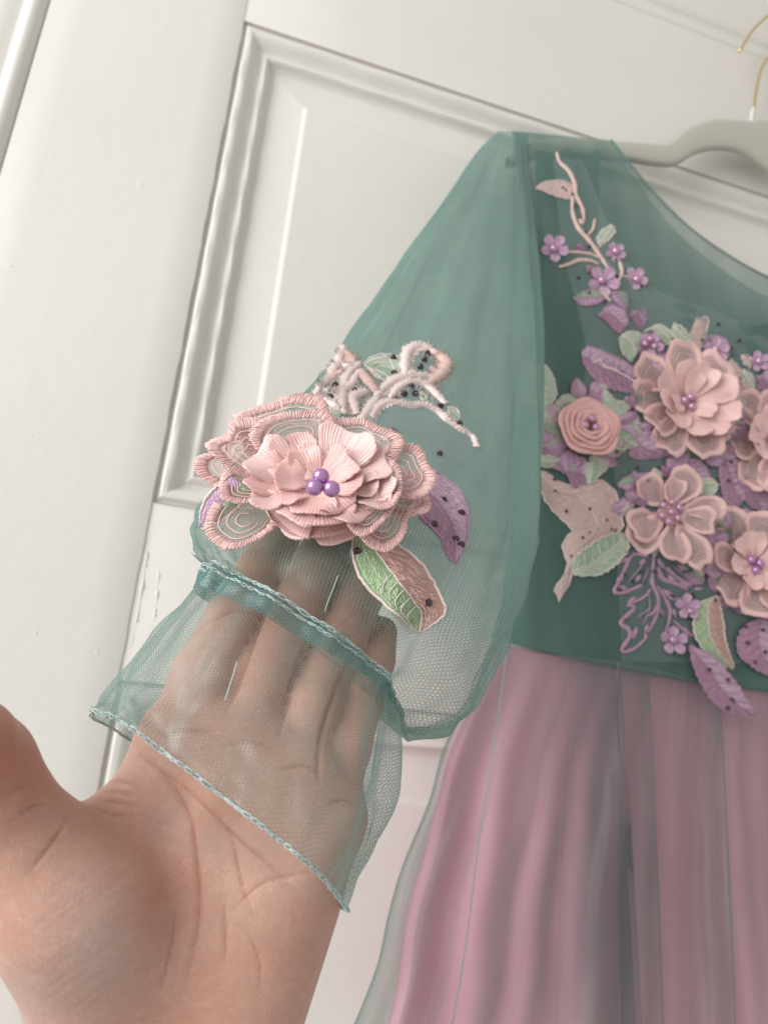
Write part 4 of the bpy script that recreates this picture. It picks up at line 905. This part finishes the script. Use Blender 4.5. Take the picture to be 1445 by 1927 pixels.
bflower((1262, 965), 95, [(128, 66, 62, .15), (60, 78, 68, .15), (80, 48, 44, .4), (205, 74, 70, .12), (218, 84, 70, .0), (345, 62, 60, .2), (8, 84, 50, .1), (265, 78, 62, .15), (294, 92, 62, .05)],
        [], [(1247.7, 950.8), (1263.5, 945.5), (1277.2, 955), (1245.5, 969.8), (1262.4, 963.5), (1275, 975), (1258, 981.4)], 7.2, seed=2, label="pink five petalled flower with seven pearls in the middle of the bodice")
bflower((1420, 1060), 95, [(118, 92, 80, .15), (155, 74, 76, .1), (175, 70, 60, .3), (215, 84, 84, .1), (262, 82, 80, .1), (75, 78, 70, .2), (30, 80, 76, .1), (330, 80, 76, .1), (295, 80, 76, .05)],
        [(130, 50, 46, .5), (90, 48, 46, .5), (190, 50, 46, .4), (240, 50, 46, .4), (290, 50, 46, .4), (20, 50, 46, .4), (340, 50, 46, .4)], [(1413, 1053), (1429, 1060), (1421, 1073)], 8, seed=3, label="pink flower with purple pearls at the right edge of the photo")
bflower((1448, 830), 95, [(150, 72, 72, .15), (190, 66, 70, .2), (115, 86, 74, .1), (235, 90, 70, .1), (75, 80, 74, .1), (265, 90, 70, .1), (0, 80, 76, .1), (320, 80, 76, .1)],
        [(170, 46, 46, .5), (120, 46, 46, .5), (220, 46, 46, .5), (60, 46, 46, .5), (300, 46, 46, .5)], [(1450, 826), (1462, 838)], 7, seed=4, label="pink flower cut by the right edge, between the two other big flowers")
# rolled rose: nested cupped petals
C0 = hB(1107, 806, .008); kz = float((C0 - CAM) @ FWD) / FPX; x, y, n = frame_from(-.4 * ray(1107, 806) + np.array([0, -.7, .25]))
g = [[C0 + (x * math.cos(a) + y * math.sin(a)) * 34 * kz * q - n * .004 for a in np.linspace(0, 2 * math.pi, 24, endpoint=False)] for q in (.05, .6, 1)]
rose = part(grid("rose", np.array(g), M['petal_deep'], closeu=True)); rose['label'] = "rolled pink satin rose with three pearls on the left of the bodice"
M['rose'] = mat_satin("rose_satin", (.78, .42, .40), (.86, .50, .475))
for ring, (r0, r1, h, cnt, off) in enumerate([(34, 60, .0035, 5, .2), (28, 50, .0050, 5, .9), (22, 42, .0062, 4, .4), (14, 32, .0066, 4, 1.1), (8, 22, .0058, 3, .3)]):
    for q in range(cnt):
        a0 = off + q * 2 * math.pi / cnt; span = 2 * math.pi / cnt * 1.25; G = []
        for i in range(7):
            t = i / 6; row = []
            for j in range(15):
                s = j / 14; a = a0 + span * (s - .5); w_ = math.sin(math.pi * s) ** .35
                r = (r0 + (r1 - r0) * t * (.80 + .20 * w_)) * (1 + .04 * math.sin(5 * a + ring))
                row.append(C0 + (x * math.cos(a) + y * math.sin(a)) * r * kz + n * (h * math.sin(t * 1.9) * (.6 + .4 * w_) - .001 + (.0007 if j > 7 else 0) * t + ring * .0004))
            G.append(row)
        o = grid("petal", G, M['rose']); md = o.modifiers.new("thick", 'SOLIDIFY'); md.thickness = .0006; part(o, rose)
for (px, py) in [(1101, 800), (1121, 804), (1114, 788)]:
    q = C0 + n * .006; d = ray(px, py); t = ((q - CAM) @ n) / (d @ n); pearl(CAM + d * t, 7.6 * kz, rose)
# little mauve blossoms with a pearl each
def blossom(c, r, pearls, pr, lift=.002, mat='leaf_purple'):
    C0 = hB(c[0], c[1], lift); k = float((C0 - CAM) @ FWD) / FPX; x, y, n = frame_from(-.4 * ray(*c) + np.array([0, -.7, 0]))
    f = part(grid("blossom", np.array([[C0 + (x * math.cos(a) + y * math.sin(a)) * r * .4 * k * q for a in np.linspace(0, 2 * math.pi, 14, endpoint=False)] for q in (.05, .6, 1)]), M[mat], closeu=True))
    a0 = rng.uniform(0, 1)
    for i in range(5):
        a = a0 + i * 2 * math.pi / 5; er = x * math.cos(a) + y * math.sin(a)
        add_petal(f, C0 + er * r * .1 * k + n * .0003 * i, er, np.cross(n, er), n, r * k, r * .95 * k, .12, .1, .08, 'satin', seed=int(c[0]) + i, notch=-.05, mats=('leaf_purple' if i % 2 else 'leaf_mauve', 'organza', 'silver'), na=20)
    for (px, py) in pearls: pearl(hB(px, py, lift + .0028), pr * k, f)
    return f
for c, r, pl, pr in [((1042, 468), 24, [(1041, 468)], 8), ((1157, 476), 17, [(1158, 473)], 8), ((1134, 531), 27, [(1132, 528)], 8), ((1194, 525), 20, [(1197, 526)], 8),
                     ((1222, 650), 22, [(1213, 647), (1223, 638), (1231, 652)], 6.5), ((1346, 660), 22, [(1346, 657), (1350, 672)], 7), ((1426, 681), 18, [(1427, 680)], 7),
                     ((1266, 1206), 24, [(1266, 1204)], 8), ((1292, 1142), 22, [(1298, 1150)], 7), ((1442, 722), 22, [], 7)]:
    blossom(c, r, pl, pr)
sequins([(1351, 610), (1088, 522), (1057, 460), (1158, 489), (1205, 539), (1160, 520)], hB, branch, 3.6)

# ------------------------------------------------------------------ the hand: one continuous surface grown round its bones
def cs(px, py, z): return np.array([(px - PW / 2) / FPX * z, -(py - PH / 2) / FPX * z, -z]) * 1000   # camera space, mm
def build_hand():
    vox = 1.25
    lo = np.array([-160., -175., -285.]); hi = np.array([12., 12., -128.])
    ax = [np.arange(lo[i], hi[i], vox) for i in range(3)]
    X, Y, Z = np.meshgrid(*ax, indexing='ij'); X = X.astype(np.float32); Y = Y.astype(np.float32); Z = Z.astype(np.float32)
    def cap(a, b, ra, rb, flat=None):
        a = a.astype(np.float32); b = b.astype(np.float32); ab = b - a; L2 = float(ab @ ab) + 1e-6
        h = np.clip(((X - a[0]) * ab[0] + (Y - a[1]) * ab[1] + (Z - a[2]) * ab[2]) / L2, 0, 1)
        return np.sqrt((X - a[0] - ab[0] * h) ** 2 + (Y - a[1] - ab[1] * h) ** 2 + (Z - a[2] - ab[2] * h) ** 2) - (ra + (rb - ra) * h)
    def smin(a, b, k):
        h = np.clip(.5 + .5 * (b - a) / k, 0, 1); return b + (a - b) * h - k * h * (1 - h)
    wrist = [cs(235, 2080, .188), cs(300, 2080, .188), cs(360, 2080, .188), cs(415, 2070, .188)]
    mcp = [cs(345, 1400, .198), cs(452, 1425, .197), cs(546, 1475, .196), cs(614, 1540, .195)]
    palm = None
    for (a, b, ra, rb) in [(wrist[0], mcp[0], 13, 11.5), (wrist[1], mcp[1], 13.5, 11.5), (wrist[2], mcp[2], 13.5, 11), (wrist[3], mcp[3], 12.5, 9.5),
                           (mcp[0], mcp[1], 10.5, 10.5), (mcp[1], mcp[2], 10.5, 10), (mcp[2], mcp[3], 10, 9),
                           (cs(300, 1980, .188), cs(420, 1650, .192), 14, 12)]:
        d = cap(a, b, ra, rb); palm = d if palm is None else smin(palm, d, 9)
    palm = smin(palm, cap(cs(205, 1985, .182), cs(135, 1700, .174), 15, 16.5), 12)       # thenar
    palm = smin(palm, cap(cs(135, 1700, .174), cs(70, 1600, .172), 16, 13), 9)
    palm = smin(palm, cap(cs(445, 1930, .186), cs(530, 1690, .187), 13, 12), 12)       # hypothenar
    palm = smin(palm, cap(cs(150, 1590, .186), cs(300, 1480, .194), 7, 10), 7)          # web
    palm = smin(palm, cap(cs(395, 1560, .1865), cs(400, 1600, .187), 5, 5), 6)
    palm = smin(palm, cap(cs(480, 1570, .186), cs(487, 1620, .187), 5, 5), 6)
    palm = smin(palm, cap(cs(420, 1500, .185), cs(585, 1590, .186), 4.5, 5), 10)         # pads below the fingers
    th = cap(cs(60, 1600, .172), cs(-32, 1440, .166), 12, 10.8)
    th = smin(th, cap(cs(-32, 1440, .166), cs(-62, 1404, .158), 11, 10.6), 3)
    palm = smin(palm, th, 3.5)
    fingers = None
    F = [[(345, 1400, .198, 10.2), (385, 1275, .206, 9.6), (442, 1165, .224, 9.0), (494, 1078, .240, 8.6), (528, 1005, .256, 7.4)],
         [(452, 1425, .198, 9.9), (494, 1285, .208, 8.9), (552, 1165, .226, 8.6), (600, 1062, .240, 8.5), (634, 985, .257, 7.4)],
         [(546, 1475, .198, 9.2), (582, 1335, .207, 8.2), (640, 1205, .228, 8.0), (684, 1105, .241, 7.9), (708, 1035, .255, 6.9)],
         [(614, 1540, .196, 8.0), (650, 1410, .207, 7.0), (680, 1315, .218, 6.8), (704, 1245, .231, 6.3), (718, 1190, .240, 5.5)]]
    for f in F:
        d = None
        for a, b in zip(f[:-1], f[1:]):
            q = cap(cs(*a[:3]), cs(*b[:3]), a[3], b[3]); d = q if d is None else smin(d, q, 2.5)
        for a, b in zip(f[1:-1], f[2:]):     # the soft pad of each phalanx
            m = (cs(*a[:3]) + cs(*b[:3])) / 2 + np.array([0, -.5, 1.8]); d = smin(d, cap(m - (cs(*b[:3]) - cs(*a[:3])) * .16, m + (cs(*b[:3]) - cs(*a[:3])) * .16, a[3] * .78, b[3] * .78), 2.5)
        fingers = d if fingers is None else smin(fingers, d, .3)
    D = smin(palm, fingers, 3)
    # surface nets
    n = np.array(D.shape); neg = D < 0
    cells = np.zeros(n - 1, np.int8)
    cor = [(i, j, k) for i in (0, 1) for j in (0, 1) for k in (0, 1)]
    for c in cor: cells += neg[c[0]:n[0] - 1 + c[0], c[1]:n[1] - 1 + c[1], c[2]:n[2] - 1 + c[2]]
    act = (cells > 0) & (cells < 8); ids = -np.ones(act.shape, np.int64); I = np.argwhere(act); ids[act] = np.arange(len(I))
    acc = np.zeros((len(I), 3)); cnt = np.zeros(len(I))
    for a in range(8):
        for b in range(a + 1, 8):
            ca, cb = np.array(cor[a]), np.array(cor[b])
            if abs(ca - cb).sum() != 1: continue
            va = D[tuple((I + ca).T)]; vb = D[tuple((I + cb).T)]; m = (va < 0) != (vb < 0)
            t = va[m] / (va[m] - vb[m]); acc[m] += ca + (cb - ca) * t[:, None]; cnt[m] += 1
    V = lo + (I + acc / cnt[:, None]) * vox
    Fs = []
    for axis in range(3):
        o1, o2 = [(1, 2), (2, 0), (0, 1)][axis]; sl = [slice(None)] * 3
        s0 = list(sl); s1 = list(sl); s0[axis] = slice(0, -1); s1[axis] = slice(1, None)
        ch = neg[tuple(s0)] != neg[tuple(s1)]; E = np.argwhere(ch)
        ok = (E[:, o1] > 0) & (E[:, o2] > 0) & (E[:, o1] < n[o1] - 1) & (E[:, o2] < n[o2] - 1); E = E[ok]
        inside = neg[tuple(E.T)]
        e1 = np.zeros(3, int); e1[o1] = 1; e2 = np.zeros(3, int); e2[o2] = 1
        q = np.stack([ids[tuple((E - e1 - e2).T)], ids[tuple((E - e2).T)], ids[tuple(E.T)], ids[tuple((E - e1).T)]], 1)
        q[~inside] = q[~inside][:, ::-1]; Fs.append(q)
    Fq = np.vstack(Fs)
    me = bpy.data.meshes.new("tmp"); me.from_pydata(V.tolist(), [], Fq.tolist()); me.update()
    o = bpy.data.objects.new("tmp", me); COL.objects.link(o)
    sm = o.modifiers.new("s", 'SMOOTH'); sm.iterations = 3; sm.factor = .5
    sd = o.modifiers.new("d", 'SUBSURF'); sd.levels = 1; sd.render_levels = 1
    dg = bpy.context.evaluated_depsgraph_get(); ev = bpy.data.meshes.new_from_object(o.evaluated_get(dg)); bpy.data.objects.remove(o)
    nv = len(ev.vertices); co = np.empty(nv * 3); ev.vertices.foreach_get("co", co); co = co.reshape(-1, 3)
    no = np.empty(nv * 3); ev.vertices.foreach_get("normal", no); no = no.reshape(-1, 3)
    # creases: polylines given where they run on the palm side
    zz = -co[:, 2]; px = co[:, 0] / zz * FPX + PW / 2; py = -co[:, 1] / zz * FPX + PH / 2
    front = np.clip(no[:, 2] * 2.2, 0, 1)
    disp = np.zeros(nv); flush_shade = np.zeros(nv)
    def crease(pts, w, dep, red=.0):
        c = cr(pts, 50); d = np.full(nv, 1e9)
        box = (px > c[:, 0].min() - 40) & (px < c[:, 0].max() + 40) & (py > c[:, 1].min() - 40) & (py < c[:, 1].max() + 40)
        ii = np.where(box)[0]; best = np.full(len(ii), 1e9); fade = np.ones(len(ii))
        for k, (a, b) in enumerate(zip(c[:-1], c[1:])):
            ab = b - a; h = np.clip(((px[ii] - a[0]) * ab[0] + (py[ii] - a[1]) * ab[1]) / (ab @ ab + 1e-9), 0, 1)
            q = np.hypot(px[ii] - a[0] - ab[0] * h, py[ii] - a[1] - ab[1] * h); m = q < best
            best[m] = q[m]; fade[m] = math.sin(math.pi * min(1, max(.0, (k + .5) / 49 * .86 + .07)))
        g = np.exp(-(best / w) ** 2) * front[ii] * fade
        disp[ii] -= dep * g; disp[ii] += dep * .25 * np.exp(-((best - 2.6 * w) / (1.5 * w)) ** 2) * front[ii] * fade
        flush_shade[ii] = np.maximum(flush_shade[ii], red * np.exp(-(best / (w * .9)) ** 2) * front[ii] * fade)
    for pts, w_, dp in [
            ([(262, 1425), (300, 1452), (330, 1485), (358, 1553), (372, 1648), (373, 1727), (360, 1806), (345, 1880)], 5.5, 1.1),
            ([(262, 1425), (330, 1470), (400, 1532), (442, 1575), (505, 1627), (570, 1690)], 4.5, .5),
            ([(430, 1548), (440, 1590), (447, 1627), (463, 1690), (485, 1740)], 4.5, .45),
            ([(612, 1640), (560, 1645), (500, 1659), (460, 1690), (431, 1717)], 4, .35),
            ([(421, 1690), (423, 1760), (420, 1832)], 4.5, .5), ([(455, 1740), (485, 1800), (490, 1870)], 4, .35), ([(330, 1700), (322, 1780), (300, 1870)], 4.5, .35),
            ([(137, 1518), (110, 1570), (80, 1610), (50, 1650)], 5, .5), ([(145, 1515), (180, 1545), (235, 1572)], 4.5, .8), ([(150, 1510), (200, 1528), (255, 1540)], 4, .7),
            ([(160, 1500), (210, 1508), (265, 1520)], 4, .6), ([(170, 1490), (215, 1490), (262, 1502)], 3.5, .5), ([(185, 1470), (225, 1470), (260, 1482)], 3.5, .45), ([(140, 1525), (185, 1575), (230, 1605)], 4, .5),
            ([(105, 1505), (60, 1520), (20, 1545)], 4, .5), ([(75, 1470), (40, 1480), (5, 1500)], 4, .4), ([(62, 1395), (30, 1390), (0, 1378)], 5, .9), ([(58, 1405), (28, 1402), (0, 1392)], 4, .6),
            ([(300, 1390), (350, 1375), (410, 1375)], 6, .45), ([(420, 1405), (470, 1395), (515, 1410)], 6, .45), ([(525, 1450), (570, 1440), (605, 1455)], 5, .4), ([(610, 1520), (645, 1505), (675, 1515)], 5, .3),
            ([(428, 1340), (452, 1275), (492, 1165), (528, 1095)], 5, 1.3), ([(527, 1385), (545, 1300), (572, 1226), (612, 1140)], 5, 1.3), ([(600, 1470), (602, 1400), (625, 1320), (660, 1235)], 5, 1.3),
            ([(395, 1170), (440, 1150), (490, 1160)], 5, .8), ([(505, 1165), (550, 1150), (600, 1160)], 5, .8), ([(600, 1205), (640, 1190), (690, 1205)], 5, .7)]:
        crease(pts, w_ * .72, dp * .6, .6); crease(pts, w_ * 2.6, dp * .45, .16)
    for k in range(34):   # fine parallel lines over the thumb's mound and the heel
        a = rng.uniform(0, 1); x0 = 40 + 250 * rng.random(); y0 = 1650 + 270 * rng.random(); l_ = rng.uniform(50, 130)
        crease([(x0, y0), (x0 + l_ * .5, y0 - l_ * .42 + 5), (x0 + l_, y0 - l_ * .75)], 3.4, .09, .05)
    for k in range(12):
        x0 = 390 + 180 * rng.random(); y0 = 1600 + 300 * rng.random(); l_ = rng.uniform(40, 100)
        crease([(x0, y0), (x0 + l_ * .5, y0 + l_ * .25), (x0 + l_, y0 + l_ * .6)], 3.4, .09, .05)
    co = co + no * disp[:, None]
    def blob(x, y, r, v): flush_shade[:] = np.maximum(flush_shade, v * np.exp(-((px - x) ** 2 + (py - y) ** 2) / r ** 2))
    blob(210, 1540, 70, .28); blob(10, 1410, 120, .75); blob(-60, 1300, 130, .8); blob(20, 1540, 80, .35); blob(560, 1760, 110, .25); blob(620, 1640, 60, .2); blob(480, 1120, 90, .22); blob(590, 1110, 90, .22); blob(690, 1170, 80, .3); blob(430, 1880, 120, .25); blob(250, 1540, 60, .3); blob(330, 1700, 80, .2)  # redness of web and fingers; on the thumb, shade painted as dark red
    pale = np.zeros(nv)  # highlight on the thumb's mound and the pads, painted as paler skin
    for x, y, rr, v in ((185, 1790, 105, .75), (150, 1680, 60, .4), (60, 1880, 70, .6), (315, 1540, 42, .5), (395, 1590, 34, .4), (480, 1590, 36, .4), (560, 1650, 45, .3), (300, 1425, 40, .4), (350, 1280, 55, .5), (470, 1330, 40, .4), (560, 1370, 36, .4), (640, 1420, 34, .35)):
        pale = np.maximum(pale, v * np.exp(-((px - x) ** 2 + (py - y) ** 2) / rr ** 2))
    wco = CAM + (RIGHT * co[:, :1] - DOWN * co[:, 1:2] - FWD * co[:, 2:3]) / 1000
    ev.vertices.foreach_set("co", wco.ravel()); ev.update()
    at = ev.attributes.new("flush_shade", 'FLOAT', 'POINT'); at.data.foreach_set("value", flush_shade.astype(np.float32))
    ev.attributes.new("pale", 'FLOAT', 'POINT').data.foreach_set("value", pale.astype(np.float32))
    return ev
me = build_hand(); me.name = "person"
hand = link("person", me, M['skin'])
hand['label'] = "bare open hand, palm toward the camera, fingers inside the sheer teal cuff"; hand['category'] = "hand"
